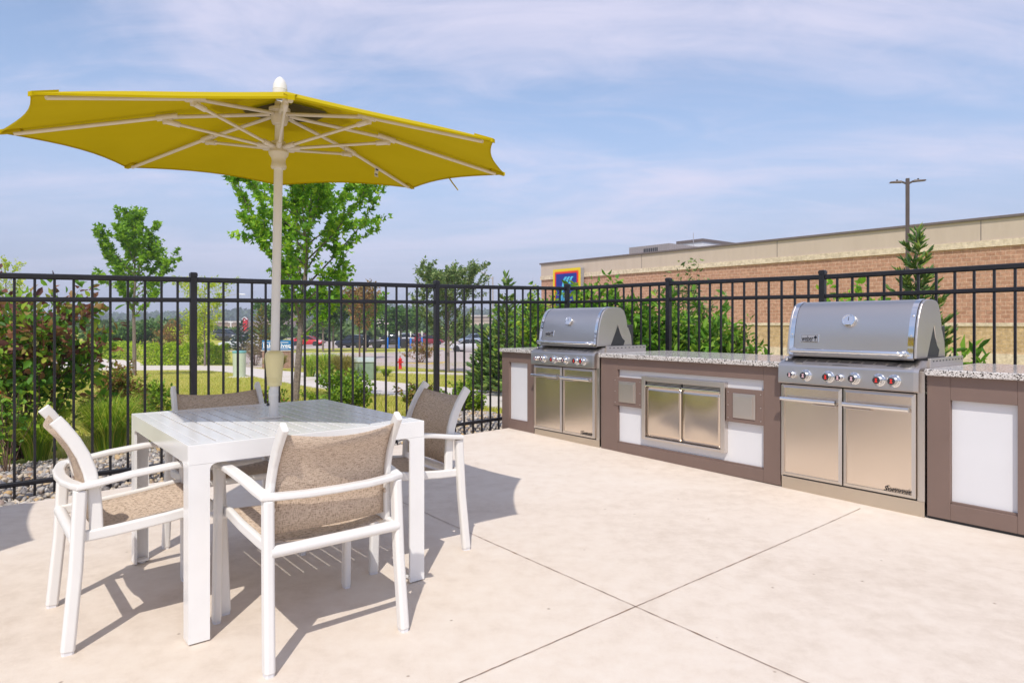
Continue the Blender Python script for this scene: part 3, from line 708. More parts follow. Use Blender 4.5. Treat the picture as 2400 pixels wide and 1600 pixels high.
# ------------------------------------------------------------------ built-in grill
def make_grill(label, s0):
    W = .945; g = thing('built_in_grill', label, 'grill', at_island(s0), IRZ, 'steel built-in gas grills')
    part('cabinet', MB().bx(.004, W-.004, .004, .62, .10, .765).bx(.03, W-.03, .03, .60, .001, .0995), STEELM, g)
    part('kick_plate', MB().bx(.002, W-.002, -.006, .0035, .001, .098), steel('kick_steel', (.62,.55,.46), .3, (1,60,60)) if 'kick_steel' not in bpy.data.materials else bpy.data.materials['kick_steel'], g, bevel=.002)
    part('corner_trim', MB().bx(W-.042, W, -.009, .004, .0985, .905), STEEL, g, bevel=.002); part('corner_trim', MB().bx(0, .012, -.009, .004, .0985, .76), STEEL, g, bevel=.002)
    part('door_gap', MB().bx(.013, W-.043, .0, .0038, .0985, .772), DARK, g)
    for i, (a, c_) in enumerate(((.016, .447), (.457, .900))):
        dr = part('door', MB().bx(a, c_, -.026, -.001, .112, .765), STEELV, g, bevel=.003)
        e = .020; fr = MB()
        z0, z1 = .112, .765
        q = [((a, z0), (a+e, z0+e)), ((c_, z0), (c_-e, z0+e)), ((c_, z1), (c_-e, z1-e)), ((a, z1), (a+e, z1-e))]
        for k in range(4):
            (p, pi), (r_, ri) = q[k], q[(k+1) % 4]
            fr.add([(p[0], -.027, p[1]), (r_[0], -.027, r_[1]), (ri[0], -.036, ri[1]), (pi[0], -.036, pi[1]), (ri[0]*1, -.0262, ri[1]), (pi[0], -.0262, pi[1])], [(0,1,2,3), (3,2,4,5)])
        part('door_trim', fr, CHROME if False else STEEL, dr)
        hx0, hx1 = a + .016, c_ - .022; hzz = .668
        mb = MB().tube([(hx0, -.074, hzz), (hx1, -.074, hzz)], .0145, 14)
        mb.tube([(hx0+.03, -.03, hzz), (hx0+.03, -.072, hzz)], .007, 8).tube([(hx1-.02, -.03, hzz), (hx1-.02, -.072, hzz)], .009, 8)
        h = part('handle', mb, CHROME, dr, smooth=True)
        hm = (hx0+hx1)/2 + (.03 if i == 0 else -.03)
        l0, l1 = ((hm, hx1) if i == 0 else (hx0, hm))
        part('finger_lip', MB().bx(l0, l1, -.066, -.0365, hzz-.030, hzz-.024).bx(hx0, hx1, -.0655, -.0368, hzz-.0195, hzz-.014), STEELM, h, bevel=.002)
    M = Matrix.Translation((.80, -.0375, .150)) @ Matrix.Rotation(PI/2, 4, 'X')
    text('name_lettering', 'Summit', .165, .032, .003, BLACK, g, M, .28, .006)
    # control panel
    prof = [(.0,.776),(-.052,.776),(-.060,.784),(-.057,.895),(-.054,.908),(-.044,.919),(-.01,.934),(.045,.955),(.09,.968),(.09,.776)]
    cp = part('control_panel', MB().prism_x(prof, .006, W-.046), STEEL, g, smooth=True)
    part('panel_end', MB().prism_x([(y*1.03, z) for y, z in prof], W-.0458, W-.016), STEELM, g, smooth=True)
    mb = MB()
    def slot(x, y, w_=.062): 
        z = np.interp(y, [-.044,-.01,.045,.09], [.919,.934,.955,.968]); z2 = np.interp(y+.009, [-.044,-.01,.045,.09], [.919,.934,.955,.968])
        mb.add([(x, y, z+.0012), (x+w_, y, z+.0012), (x+w_, y+.009, z2+.0012), (x, y+.009, z2+.0012)], [(0,1,2,3)])
    for i in range(11):
        x = .03 + i*.0775
        for r_ in range(3 if i in (0, 1, 9, 10) else 2): slot(x, .016 - r_*.0185)
    part('vent_slots', mb, DARK, cp)
    mb = MB(); 
    def zs(y): return float(np.interp(y, [-.044,-.01,.045,.09], [.919,.934,.955,.968])) + .0014
    for (xa, xb, ya, yb) in ((.30,.58,-.0435,-.0425),(.30,.58,-.0315,-.0305),(.30,.3012,-.0435,-.0305),(.5788,.58,-.0435,-.0305),(.385,.49,-.0385,-.0355)):
        mb.add([(xa, ya, zs(ya)), (xb, ya, zs(ya)), (xb, yb, zs(yb)), (xa, yb, zs(yb))], [(0,1,2,3)])
    part('engraved_plate', mb, DARK, cp)
    mb = MB()
    kx = [(.118,0),(.216,1),(.374,1),(.455,0),(.545,1),(.70,1),(.790,1)]
    for i, (x, big) in enumerate(kx):
        y0 = -.0585; k = MB()
        if big: k.lathe([(.030,.0),(.040,-.001),(.041,-.009),(.036,-.013),(.031,-.010),(.030,-.009)], 24, (x, y0, .842), 'y')
        r_ = .027 if big else .0225
        k.lathe([(r_+.003,.0),(r_+.003,-.012),(r_,-.014),(r_-.001,-.046),(r_-.004,-.050)], 24, (x, y0, .842), 'y')
        kn = part('knob', k, CHROME, g, smooth=True)
        k = MB().lathe([(r_-.0045,.0),(r_-.0045,-.002),(0,-.002)], 20, (x, y0-.0495, .842), 'y'); part('knob_face', k, DARK, kn)
        k = MB().bx(x-.0045, x+.0045, y0-.0535, y0-.0517, .842-.013, .842+.013).bx(x-.008, x+.008, y0-.0533, y0-.0517, .842-.013, .842-.006).bx(x-.007, x+.007, y0-.0533, y0-.0517, .842+.007, .842+.013)
        part('pointer', k, RED if i in (2, 5, 6) else PINK, kn)
    mb = MB().lathe([(0,-.03),(.012,-.026),(.014,-.004),(.010,0)], 14, (.035, .008, .958), 'z'); lt = part('igniter_button', mb, CHROME, g, smooth=True)
    # firebox and side shelves
    part('firebox', MB().bx(.065, W-.075, .10, .56, .94, 1.19), DARK, g, bevel=.01)
    for a, c_ in ((.002, .018), (W-.018, W-.002)):
        part('side_wall', MB().bx(a, c_, .0905, .665, .77, .985), STEELM, g, bevel=.002)
    part('cook_surround', MB().bx(.0182, W-.0182, .091, .66, .90, .962), STEELM, g)
    mb = MB()
    for i in range(10):
        y = .13 + i*.055
        for xx in (W-.0018, ): mb.bx(xx-.001, xx+.0006, y, y+.020, .962, .970)
    part('shelf_slots', mb, DARK, g)
    # hood
    hx0, hx1 = .040, .868
    front = [(.028,.982),(.032,1.04),(.042,1.11),(.056,1.18),(.074,1.24),(.097,1.29),(.128,1.33),(.170,1.353),(.22,1.361),(.30,1.362),(.36,1.355)]
    back = [(.405,1.33),(.438,1.27),(.458,1.20),(.472,1.12),(.482,1.04),(.486,.985)]
    hd = thing_part('hood', None)
    skin = front + back
    inner = [(y+.012 if y < .25 else y-.012, z-.012) for y, z in skin][::-1]
    hd = part('hood', MB().prism_x(skin + inner, hx0+.001, hx1-.001), STEEL, g, smooth=True)
    side = front + [(.402,1.33),(.434,1.27),(.452,1.20),(.455,1.14),(.446,1.095),(.425,1.075),(.385,1.080),(.352,1.105),(.336,1.15),(.330,1.185),(.318,1.19),(.270,1.10),(.205,.995),(.190,.982)]
    for a, c_ in ((hx0-.016, hx0), (hx1, hx1+.016)):
        part('hood_cheek', MB().prism_x([(y*1.0, z) for y, z in side], a, c_), STEELM, hd, bevel=.004)
        part('hood_back_plate', MB().prism_x([(.20,.984),(.325,1.19),(.40,1.20),(.47,1.16),(.512,1.08),(.525,.984)], a+.004, c_-.004 if a > .4 else c_), STEELM if True else DARK, g)
    # dark gap behind the notch
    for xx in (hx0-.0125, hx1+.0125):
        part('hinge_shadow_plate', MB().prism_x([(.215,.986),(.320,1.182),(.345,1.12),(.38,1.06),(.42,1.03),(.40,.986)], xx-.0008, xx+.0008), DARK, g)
    for a, c_ in ((hx0+.002, hx0+.034), (hx1-.036, hx1-.002)):
        rows = []
        for (y, z), (y2, z2) in zip(front[:9], front[1:10]):
            t = Vector((0, y2-y, z2-z)).normalized(); nn = Vector((0, -t.z, t.y))
            rows.append([(a, y+nn.y*.003, z+nn.z*.003), (c_, y+nn.y*.003, z+nn.z*.003)])
        tr = part('end_trim', MB().grid(rows), CHROME, hd, smooth=True)
        for y, z in ((.0265,1.005),(.044,1.13),(.078,1.255)):
            part('trim_bolt', MB().lathe([(.0065,.004),(.0058,-.004),(0,-.006)], 10, ((a+c_)/2, y-.004, z), 'y'), CHROME, tr, smooth=True)
    mb = MB().tube([(.085,.025,1.012),(.088,-.022,1.012),(.10,-.038,1.012),(.80,-.038,1.012),(.812,-.022,1.012),(.815,.025,1.012)], .0170, 16)
    mb.lathe([(.022,.026),(.022,.008),(.018,.004)], 16, (.815, 0, 1.012), 'y').lathe([(.022,.026),(.022,.008),(.018,.004)], 16, (.085, 0, 1.012), 'y')
    part('hood_handle', mb, CHROME, hd, smooth=True)
    tilt = math.radians(17)
    M = Matrix.Translation((.455, .070, 1.222)) @ Matrix.Rotation(-tilt, 4, 'X')
    k = MB(); k.M = M; k.lathe([(.030,.0),(.042,-.002),(.047,-.010),(.047,-.018),(.042,-.026),(.035,-.027),(.033,-.022)], 32, (0,0,0), 'y'); th = part('thermometer', k, CHROME, hd, smooth=True)
    k = MB(); k.M = M; k.lathe([(.0345,-.018),(.0345,-.0215),(0,-.0215)], 28, (0,0,0), 'y'); part('dial', k, GLASS, th)
    k = MB(); k.M = M; k.bx(-.0016,.0016,-.0236,-.022,-.004,.022); part('dial_needle', k, DARK, th)
    # maker's badge
    bt = math.radians(10)
    M = Matrix.Translation((.190, .0375, 1.098)) @ Matrix.Rotation(-bt, 4, 'X')
    k = MB(); k.M = M; k.bx(-.066,.066,-.004,.004,-.029,.029); bd = part('badge', k, CHROME, hd, bevel=.003)
    k = MB(); k.M = M; k.bx(-.062,.062,-.0048,-.0043,-.0250,.0250); part('badge_border', k, DARK, bd)
    k = MB(); k.M = M; k.bx(-.0600,.0600,-.0056,-.0050,-.0232,.0232); part('badge_field', k, STEELM, bd)
    text('badge_lettering', 'weber', .086, .040, .0016, BLACK, bd, M @ Matrix.Translation((-.013, -.0062, -.001)) @ Matrix.Rotation(PI/2, 4, 'X'), 0, .012)
    k = MB(); k.M = M
    k.lathe([(.0,-.0068),(.0105,-.0066),(.0105,-.0058)], 16, (.044, 0, .007), 'y'); k.bx(.0355,.0525,-.0068,-.0058,-.0165,-.0125).bx(.0425,.0455,-.0067,-.0058,-.0120,-.004).bx(.0420,.0460,-.0067,-.0058,.016,.020)
    part('badge_emblem', k, BLACK, bd)
    return g
def thing_part(a, b): return None
g2 = make_grill('nearer and larger-looking stainless steel gas grill at right, its red-marked knobs in full view', -.02)
g1 = copy_tree(g2); g1['label'] = 'farther stainless steel gas grill in the fence corner, left of the long counter'
g1.location = at_island(-2.79)
# ------------------------------------------------------------------ foliage builders
def unit(v): return v/np.maximum(1e-9, np.linalg.norm(v, axis=-1, keepdims=True))
def leafgeo(C, L, W, up=.35, star=False, D=None, fold=.18):
    n = len(C); nrm_ = unit(rng.normal(size=(n,3)) + np.array([0,0,up*2]))
    d = unit(rng.normal(size=(n,3)) if D is None else D + rng.normal(0, .45, (n,3))); d = unit(d - nrm_*(d*nrm_).sum(1, keepdims=True))
    s = np.cross(nrm_, d); l = (L*rng.uniform(.6, 1.25, n))[:,None]; Vs = []; Ts = []; base = 0
    for ang, q in (((0,1),(.95,.78),(-.95,.78)) if star else ((0,1),)):
        dd = d*math.cos(ang) + s*math.sin(ang); ss = np.cross(nrm_, dd); lq = l*q; w = lq*(W/L)*(.62 if star else 1)
        if star: V = np.stack([C, C+dd*lq*.5+ss*w*.5+nrm_*lq*fold*.5, C+dd*lq-nrm_*lq*fold*.3, C+dd*lq*.5-ss*w*.5+nrm_*lq*fold*.5], 1)
        else:
            cu = rng.uniform(.05, .38, (n,1)); e = lambda a_, b_, f_: C+dd*lq*a_+ss*w*b_+nrm_*lq*(fold*f_ - cu*a_*a_)
            V = np.stack([C, e(.26,.40,.5), e(.60,.46,.55), e(1.0,0,0), e(.60,-.46,.55), e(.26,-.40,.5)], 1)
        Vs.append(V)
    V = np.concatenate(Vs, 1); k = V.shape[1]; V = V.reshape(-1,3)
    t = np.concatenate([np.array([[0,1,2],[0,2,3]]) + 4*i for i in range(k//4)]) if star else np.array([[0,1,2],[0,2,3],[0,3,4],[0,4,5]])
    if star:                                                     # join the lobes at one stalk so a leaf is one island
        t = np.where(np.isin(t, (4, 8)), 0, t)
    T = (t[None] + (np.arange(n)*k)[:,None,None]).reshape(-1,3)
    return V, T
def plant(name, label, cat, base, H, h0, R, shape, mats, nl=22, nleaf=3000, L=.09, W=.06, trunk=.05, star=False, lean=0, tw=5, up=.35, elev=(35,62), spread=.06, multi=0, group=None, seed=1, leaf_parts=None, droop=0):
    """trunk with limbs and twigs, leaves set along the twigs"""
    rr = random.Random(seed); base = Vector(base)
    t = thing(name, label, cat, base, 0, group)
    mb = MB(); twigs = []
    def wob(s): return Vector((rr.uniform(-s,s), rr.uniform(-s,s), 0))
    lead = [Vector((0,0,-.1))]
    for i in range(1, 8): lead.append(Vector((lean*i/7, 0, H*.96*i/7)) + wob(.012*H*(i/7)))
    if not multi:
        mb.tube(lead, [trunk*(1.15 - .95*i/7) for i in range(8)], 8)
        def on_lead(z):
            f = min(6.999, max(0, z/(H*.96)*7)); i = int(f); return lead[i].lerp(lead[i+1], f-i)
    for i in range(nl):
        u = (i+.5)/nl
        if multi:
            a = rr.uniform(0, 2*PI); rad = R*math.sqrt(u)*rr.uniform(.7, 1.1); hh = .88*H*math.sqrt(max(.08, 1-(u*.93)**2))*rr.uniform(.75, 1.05)
            p0 = Vector((math.cos(a)*rad*.12, math.sin(a)*rad*.12, 0)); p3 = Vector((math.cos(a)*rad, math.sin(a)*rad, hh))
            p1 = p0.lerp(p3, .35) + Vector((0,0,hh*.10)) + wob(.06*R); p2 = p0.lerp(p3, .7) + Vector((0,0,hh*.08)) + wob(.06*R); pts = [p0, p1, p2, p3]
            r0 = trunk*rr.uniform(.6, 1)
        else:
            z = h0 + (H*.93-h0)*u**.92; a = i*2.39996 + rr.uniform(-.5,.5)
            rad = R*shape((z-h0)/(H-h0))*rr.uniform(.72, 1.12); el = math.radians(rr.uniform(*elev))
            p0 = on_lead(z); e = Vector((math.cos(a), math.sin(a), 0)); zc = min(rad*math.tan(el), H*1.0-z)
            p3 = p0 + e*rad + Vector((0,0,zc)); p1 = p0 + e*rad*.35 + Vector((0,0,zc*.30)) + wob(.05*rad); p2 = p0 + e*rad*.7 + Vector((0,0,zc*(.62-.1*droop))) + wob(.06*rad)
            if droop: p3 = p3 - Vector((0,0,droop*rad*.35))
            pts = [p0, p1, p2, p3]; r0 = max(.006, trunk*.42*(1-.6*u))
        mb.tube(pts, [r0, r0*.7, r0*.45, r0*.2], 5)
        sub = []
        for k in range(3): sub.append((pts[k], pts[k+1], .4 + .6*(k/2)))
        twigs += [(a_, b_, w_) for a_, b_, w_ in sub if w_ > .35]
        for k in range(tw):
            q = rr.uniform(.28, .98)*3; j = min(2, int(q)); o = pts[j].lerp(pts[j+1], q-j)
            dirv = (pts[j+1]-pts[j]).normalized() + Vector((rr.gauss(0,.75), rr.gauss(0,.75), rr.gauss(.15,.5)))
            ln = (pts[3]-pts[0]).length*rr.uniform(.16, .36); e2 = o + dirv.normalized()*ln
            if e2.z < h0*.6 and not multi: e2.z = o.z
            mb.tube([o, e2], [r0*.25, r0*.1], 4); twigs.append((o, e2, 1.25))
    if not multi: twigs += [(lead[6], lead[7]+Vector((0,0,H*.04)), 1.4), (lead[5], lead[6], .8)]
    part('trunk' if not multi else 'stems', mb, mats[0], t, smooth=True)
    ln = np.array([(b-a).length*w_ for a, b, w_ in twigs]); pr = ln/ln.sum()
    A = np.array([tuple(a) for a, b, w_ in twigs]); B = np.array([tuple(b) for a, b, w_ in twigs])
    groups_ = leaf_parts or [('crown', mats[1], 1.0, None)]
    for nm, mt, fr, sel in groups_:
        p = pr.copy()
        if sel is not None:
            p = p*np.array([max(1e-4, sel((a+b)*.5/H)) for a, b, w_ in twigs]); p /= p.sum()
        idx = rng.choice(len(twigs), int(nleaf*fr), p=p); q = rng.uniform(0, 1.06, len(idx))[:,None]
        C = A[idx] + (B[idx]-A[idx])*q + rng.normal(0, spread*R, (len(idx),3)); C[:,2] = np.maximum(C[:,2], .02)
        V, T = leafgeo(C, L, W, up, star, unit(B[idx]-A[idx])*.7)
        npmesh(nm, V, T, mt, t)
    return t
OVAL = lambda u: (math.sin(PI*min(1, (u*.86+.12)))**.8)
CONE = lambda u: (1-u)**.75*.95+.08
VASE = lambda u: .35+.75*u if u < .8 else .95-(u-.8)*1.5
FLAT = lambda u: .75+.3*math.sin(PI*u)
def spruce(name, label, base, H, R, mat, nw=16, shoots=1300, L=.10, r=.011, seed=3, group=None, z0=.04, dens=1.0, curve=.35):
    rr = random.Random(seed); t = thing(name, label, 'tree', base, 0, group)
    mb = MB().tube([(0,0,-.1),(0,0,H*.5),(0,0,H*.985)], [.022*H, .013*H, .003*H], 7); segs = []
    for w_ in range(nw):
        u = (w_+.4)/nw; z = H*(z0 + (1-z0-.04)*u); rad = R*(1-u)**.85*1.0 + .05*R
        nb = max(4, int(7*(1-u)+4)); off = rr.uniform(0, 6.28)
        for b_ in range(nb):
            a = off + 2*PI*b_/nb + rr.uniform(-.25,.25); e = Vector((math.cos(a), math.sin(a), 0)); q = rad*rr.uniform(.7, 1.12)
            z_ = z + rr.uniform(-.5,.5)*H/nw*.6
            p0 = Vector((0,0,z_)); p1 = p0 + e*q*.55 + Vector((0,0,q*(.02+.35*u))); p2 = p0 + e*q + Vector((0,0,q*(curve*.5+.6*u)))
            mb.tube([p0,p1,p2], [.006*H*(1-u*.7), .004*H*(1-u*.7), .0015*H], 4)
            segs += [(p0.lerp(p1,.25), p1, .7, e), (p1, p2, 1.2, e)]
    part('trunk', mb, BARK, t)
    segs.append((Vector((0,0,H*.88)), Vector((0,0,H)), 1.5, Vector((0,0,1))))
    A = np.array([tuple(s[0]) for s in segs]); B = np.array([tuple(s[1]) for s in segs]); pr = np.array([(s[1]-s[0]).length*s[2] for s in segs]); pr /= pr.sum()
    n = int(shoots*dens); idx = rng.choice(len(segs), n, p=pr); q = rng.uniform(0,1,n)[:,None]
    C = A[idx]+(B[idx]-A[idx])*q; ax_ = unit(B[idx]-A[idx]); side = unit(np.cross(ax_, np.array([0,0,1.]) + 1e-3))
    sg = rng.choice([-1,1], n)[:,None]; D = unit(ax_*rng.uniform(.5,1.1,(n,1)) + side*sg*rng.uniform(.25,.9,(n,1)) + np.array([0,0,1.])*rng.uniform(-.1,.45,(n,1)))
    l = L*rng.uniform(.55,1.3,(n,1)); u1 = unit(np.cross(D, rng.normal(size=(n,3)))); u2 = np.cross(D, u1)
    rings = [(0,.45),(.3,1.0),(.75,.8),(1.0,.08)]; V = []
    for f_, k_ in rings:
        for j in range(5):
            a = 2*PI*j/5; V.append(C + D*l*f_ + (u1*math.cos(a)+u2*math.sin(a))*r*k_*rng.uniform(.6,1.4,(n,1)))
    V = np.stack(V,1).reshape(-1,3); tq = []
    for i in range(3):
        for j in range(5): a0,a1 = i*5+j, i*5+(j+1)%5; tq += [[a0,a1,a1+5],[a0,a1+5,a0+5]]
    T = (np.array(tq)[None] + (np.arange(n)*20)[:,None,None]).reshape(-1,3)
    npmesh('crown', V, T, mat, t); return t
def grass_clump(name, label, base, H, R, n, mat, wdt=.006, seed=1, group=None, cat='grass clump', lean=.6):
    t = thing(name, label, cat, base, 0, group)
    a = rng.uniform(0,2*PI,n); r_ = R*.22*np.sqrt(rng.uniform(0,1,n)); hh = H*rng.uniform(.6,1.1,n); out = R*rng.uniform(.15,1,n)*lean/.6
    e = np.c_[np.cos(a),np.sin(a)]; s = np.c_[-e[:,1],e[:,0]]; V = []
    for f_, zf, wf in ((0,0,1),(.22,.55,.9),(.6,.9,.6),(1.0,rng.uniform(.72,1.05,n),.05)):
        c = e*(r_+out*f_**1.3)[:,None]; z = hh*zf; w_ = wdt*wf
        V.append(np.c_[c-s*w_, z]); V.append(np.c_[c+s*w_, z])
    V = np.stack(V,1).reshape(-1,3); tq = np.array([[0,1,3],[0,3,2],[2,3,5],[2,5,4],[4,5,7],[4,7,6]])
    T = (tq[None]+(np.arange(n)*8)[:,None,None]).reshape(-1,3); npmesh('blades', V, T, mat, t); return t
def hedge(name, label, pts, H, D, n, mat, L=.09, group=None):
    """clipped hedge: leaves through a box-like body set along pts"""
    t = thing(name, label, 'hedge', pts[0], 0, group); o = Vector(pts[0]); C = []
    mb = MB()
    for (p, q) in zip(pts[:-1], pts[1:]):
        p = Vector(p)-o; q = Vector(q)-o; m_ = max(2, int((q-p).length/.35))
        for i in range(m_):
            c = p.lerp(q, (i+.5)/m_)
            for k in range(3):
                e = Vector((rng.uniform(-.2,.2), rng.uniform(-D*.4,D*.4), H*.85)); mb.tube([c, c+e*.5, c+e], [.012,.008,.004], 4)
        k = int(n/(len(pts)-1)); u = rng.uniform(0,1,k); d_ = np.array(q-p); v = rng.uniform(-1,1,k); zt_ = rng.uniform(0,1,k)
        # push most leaves towards the clipped faces
        f_ = rng.uniform(0,1,k); v = np.where(f_ < .45, np.sign(v)*rng.uniform(.82,1.0,k), v); zt_ = np.where(f_ > .72, rng.uniform(.9,1.0,k), zt_)
        lump = 1 + .10*np.sin(u*(q-p).length*4.1) + .06*np.sin(u*(q-p).length*9.7+2)
        C.append(np.array(p)[None]+d_[None]*u[:,None]+np.c_[np.zeros(k), v*D*.5*lump, zt_*H*lump])
    part('stems', mb, STEM, t); C = np.concatenate(C)+rng.normal(0,.025,(sum(len(c) for c in C),3)); C[:,2] = np.maximum(C[:,2],.03)
    V, T = leafgeo(C, L, L*.7, .5); npmesh('foliage', V, T, mat, t); return t

LM_MAPLE = leaf_mat('maple_leaf', [(0,(0.081,0.210,0.015)),(.45,(0.162,0.367,0.022)),(.8,(0.277,0.504,0.037)),(1,(0.440,0.588,0.055))], .42)
LM_MAPLE2 = leaf_mat('young_maple_leaf', [(0,(0.086,0.209,0.013)),(.6,(0.188,0.376,0.020)),(1,(0.319,0.508,0.033))], .4)
LM_LIME = leaf_mat('lime_leaf', [(0,(0.209,0.336,0.019)),(.6,(0.440,0.546,0.027)),(1,(0.647,0.694,0.055))], .45)
LM_DARK = leaf_mat('dark_green_leaf', [(0,(0.042,0.106,0.019)),(.6,(0.092,0.199,0.034)),(1,(0.173,0.294,0.055))], .3)
LM_ELM = leaf_mat('grey_green_leaf', [(0,(0.069,0.137,0.037)),(.6,(0.173,0.263,0.074)),(1,(0.370,0.420,0.166))], .3)
LM_RUST = leaf_mat('rusty_leaf', [(0,(0.123,0.140,0.026)),(.4,(0.280,0.175,0.052)),(.75,(0.420,0.210,0.079)),(1,(0.350,0.280,0.070))], .3)
LM_BURG = leaf_mat('burgundy_leaf', [(0,(.10,.045,.04)),(.3,(.20,.075,.05)),(.6,(.32,.15,.065)),(.85,(.34,.24,.07)),(1,(.20,.24,.04))], .35)
LM_DOG = leaf_mat('dogwood_leaf', [(0,(0.058,0.157,0.022)),(.5,(0.139,0.316,0.027)),(.85,(0.301,0.462,0.037)),(1,(0.508,0.546,0.074))], .38)
LM_BOX = leaf_mat('boxwood_leaf', [(0,(0.069,0.157,0.015)),(.5,(0.173,0.316,0.022)),(1,(0.370,0.484,0.046))], .3)
LM_HEDGE = leaf_mat('hedge_leaf', [(0,(0.139,0.252,0.012)),(.5,(0.347,0.504,0.022)),(1,(0.578,0.694,0.046))], .35)
LM_SPRUCE = leaf_mat('spruce_needle', [(0,(0.050,0.115,0.026)),(.5,(0.116,0.210,0.040)),(.85,(0.209,0.316,0.055)),(1,(0.370,0.400,0.074))], .1)
LM_GRASS = leaf_mat('fountain_grass', [(0,(0.139,0.274,0.027)),(.5,(0.277,0.440,0.037)),(.85,(0.508,0.588,0.074)),(1,(0.785,0.672,0.184))], .4)
LM_STRAW = leaf_mat('straw_grass', [(0,(.16,.19,.03)),(.5,(.30,.28,.06)),(1,(.42,.34,.12))], .4)
LM_BIG = leaf_mat('broad_leaf', [(0,(0.065,0.168,0.018)),(.5,(0.138,0.320,0.027)),(.9,(0.278,0.454,0.044)),(1,(0.406,0.504,0.074))], .4)
LM_RED = leaf_mat('red_flower', [(0,(.55,.03,.03)),(1,(.75,.08,.06))], .3)
LM_BROWN = leaf_mat('dry_twig_leaf', [(0,(.20,.14,.09)),(.6,(.33,.25,.17)),(1,(.42,.36,.22))], .2)

def Hpx(base, ytop): return CAMZ + (HZ-ytop)/F*base.y - base.z
def gb(x, y): return G(x, y)
# maples on the lawn
b_ = gb(691, 943); plant('maple_tree', 'taller young maple behind the table, its top hidden by the parasol', 'tree', b_, Hpx(b_, 418), 1.25, 1.50, OVAL, (BARK, LM_MAPLE), 26, 6800, .105, .09, .068, True, seed=6, lean=.36, tw=6, spread=.024, elev=(42,68), group=None)
b_ = gb(315, 880); plant('maple_tree', 'slim young maple with a pointed crown left of the parasol pole', 'tree', b_, Hpx(b_, 488), 2.6, 1.75, lambda u: (1-u)**.8*.95+.10, (BARK, LM_MAPLE2), 30, 4600, .18, .15, .085, True, seed=8, tw=5, spread=.03, elev=(40,62))
b_ = gb(480, 858); plant('locust_tree', 'feathery yellow-green tree right of the wide fence post', 'tree', b_, Hpx(b_, 655), 1.7, 2.0, VASE, (BARK, LM_LIME), 20, 2600, .20, .07, .07, seed=12, spread=.07, elev=(15,45))
b_ = gb(14, 850); plant('young_tree', 'pale green tree rising at the left edge behind the dogwood', 'tree', b_, Hpx(b_, 610), 1.5, 1.5, OVAL, (BARK, LM_LIME), 20, 1800, .20, .10, .07, seed=13)
b_ = gb(1050, 873); plant('elm_tree', 'grey-green tree with arching branches above the fence, before the silver car', 'tree', b_, Hpx(b_, 628), 1.3, 1.8, lambda u: .78+.3*math.sin(PI*u) if u < .7 else 1.02-(u-.7)*1.6, (BARK, LM_ELM), 36, 9500, .17, .085, .085, seed=23, tw=5, spread=.03, elev=(34,66), droop=.15)
b_ = gb(843, 842); plant('small_tree', 'half-browned small tree with rusty leaves beyond the path', 'tree', b_, Hpx(b_, 672), 2.3, 1.75, OVAL, (STEM, LM_RUST), 22, 2400, .22, .13, .075, seed=31, spread=.08)
for x, yb, yt, R, s, lab in ((757,825,690,2.3,41,'green tree on the grass island left of the red car'),(781,824,706,2.2,42,'thin-trunked green tree on the grass island right of the red car'),(857,824,700,2.4,43,'dark green tree on the grass island behind the pickup bonnet'),(655,823,715,2.4,44,'dense green tree behind the blue sign')):
    b_ = gb(x, yb); plant('island_tree', lab, 'tree', b_, Hpx(b_, yt), 2.2, R, OVAL, (BARK, LM_MAPLE2 if s % 2 else LM_DARK), 22, 2200, .36, .26, .11, seed=s, spread=.08)
b_ = gb(940, 812); plant('spreading_tree', 'low flat-topped green tree behind the dark pickup', 'tree', b_, Hpx(b_, 727), 2.0, 3.4, FLAT, (BARK, LM_DARK), 24, 2600, .5, .30, .14, seed=51, elev=(5,25), spread=.09)
b_ = gb(612, 838); spruce('yellow_conifer', 'yellow-green upright conifer left of the blue sign', b_, Hpx(b_, 715), 1.35, leaf_mat('golden_needle', [(0,(.08,.09,.012)),(.5,(.17,.17,.02)),(1,(.28,.22,.03))], .1), 14, 1500, .22, .045, seed=61)
b_ = gb(566, 826); spruce('blue_spruce', 'small blue-green spruce under the red barn tower', b_, Hpx(b_, 752), 1.5, leaf_mat('blue_needle', [(0,(.03,.06,.045)),(1,(.09,.14,.11))], .1), 10, 900, .26, .05, seed=62)
b_ = gb(456, 834); plant('shrub', 'yellow-green bush beside the wide fence post', 'shrub', b_, Hpx(b_, 722), 0, 1.9, OVAL, (STEM, LM_LIME), 26, 2200, .20, .13, .03, multi=1, seed=63)
b_ = gb(408, 826); plant('shrub', 'rust-coloured bush behind the clipped hedge', 'shrub', b_, Hpx(b_, 744), 0, 1.9, OVAL, (STEM, LM_RUST), 26, 2000, .20, .12, .03, multi=1, seed=64)
for i, (x, yt) in enumerate(((235,772),(275,768),(318,764),(356,756))):
    b_ = gb(x, 806); plant('shrub', ['leftmost of the dark bushes along the grass bank','second dark bush from the left along the grass bank','third dark bush along the grass bank, behind the slim maple trunk','dark bush at the right end of the grass bank, next to the rusty bush'][i], 'shrub', b_, Hpx(b_, yt), 0, 2.4, OVAL, (STEM, LM_DARK), 18, 1200, .34, .22, .03, multi=1, seed=70+i, group='dark bushes on the grass bank')
hedge('clipped_hedge', 'clipped yellow-green hedge at left below the grass bank', [gb(190,838), gb(320,842)], 1.35, 1.3, 5200, LM_HEDGE, .15)
hedge('clipped_hedge', 'clipped hedge between the slim maple and the wide fence post', [gb(338,856), gb(462,856)], 1.42, 1.1, 6500, LM_HEDGE, .13)
hedge('clipped_hedge', 'short block of clipped hedge left of the pale green pedestal', [gb(474,853), gb(532,853)], 1.42, 1.0, 3600, LM_HEDGE, .12)
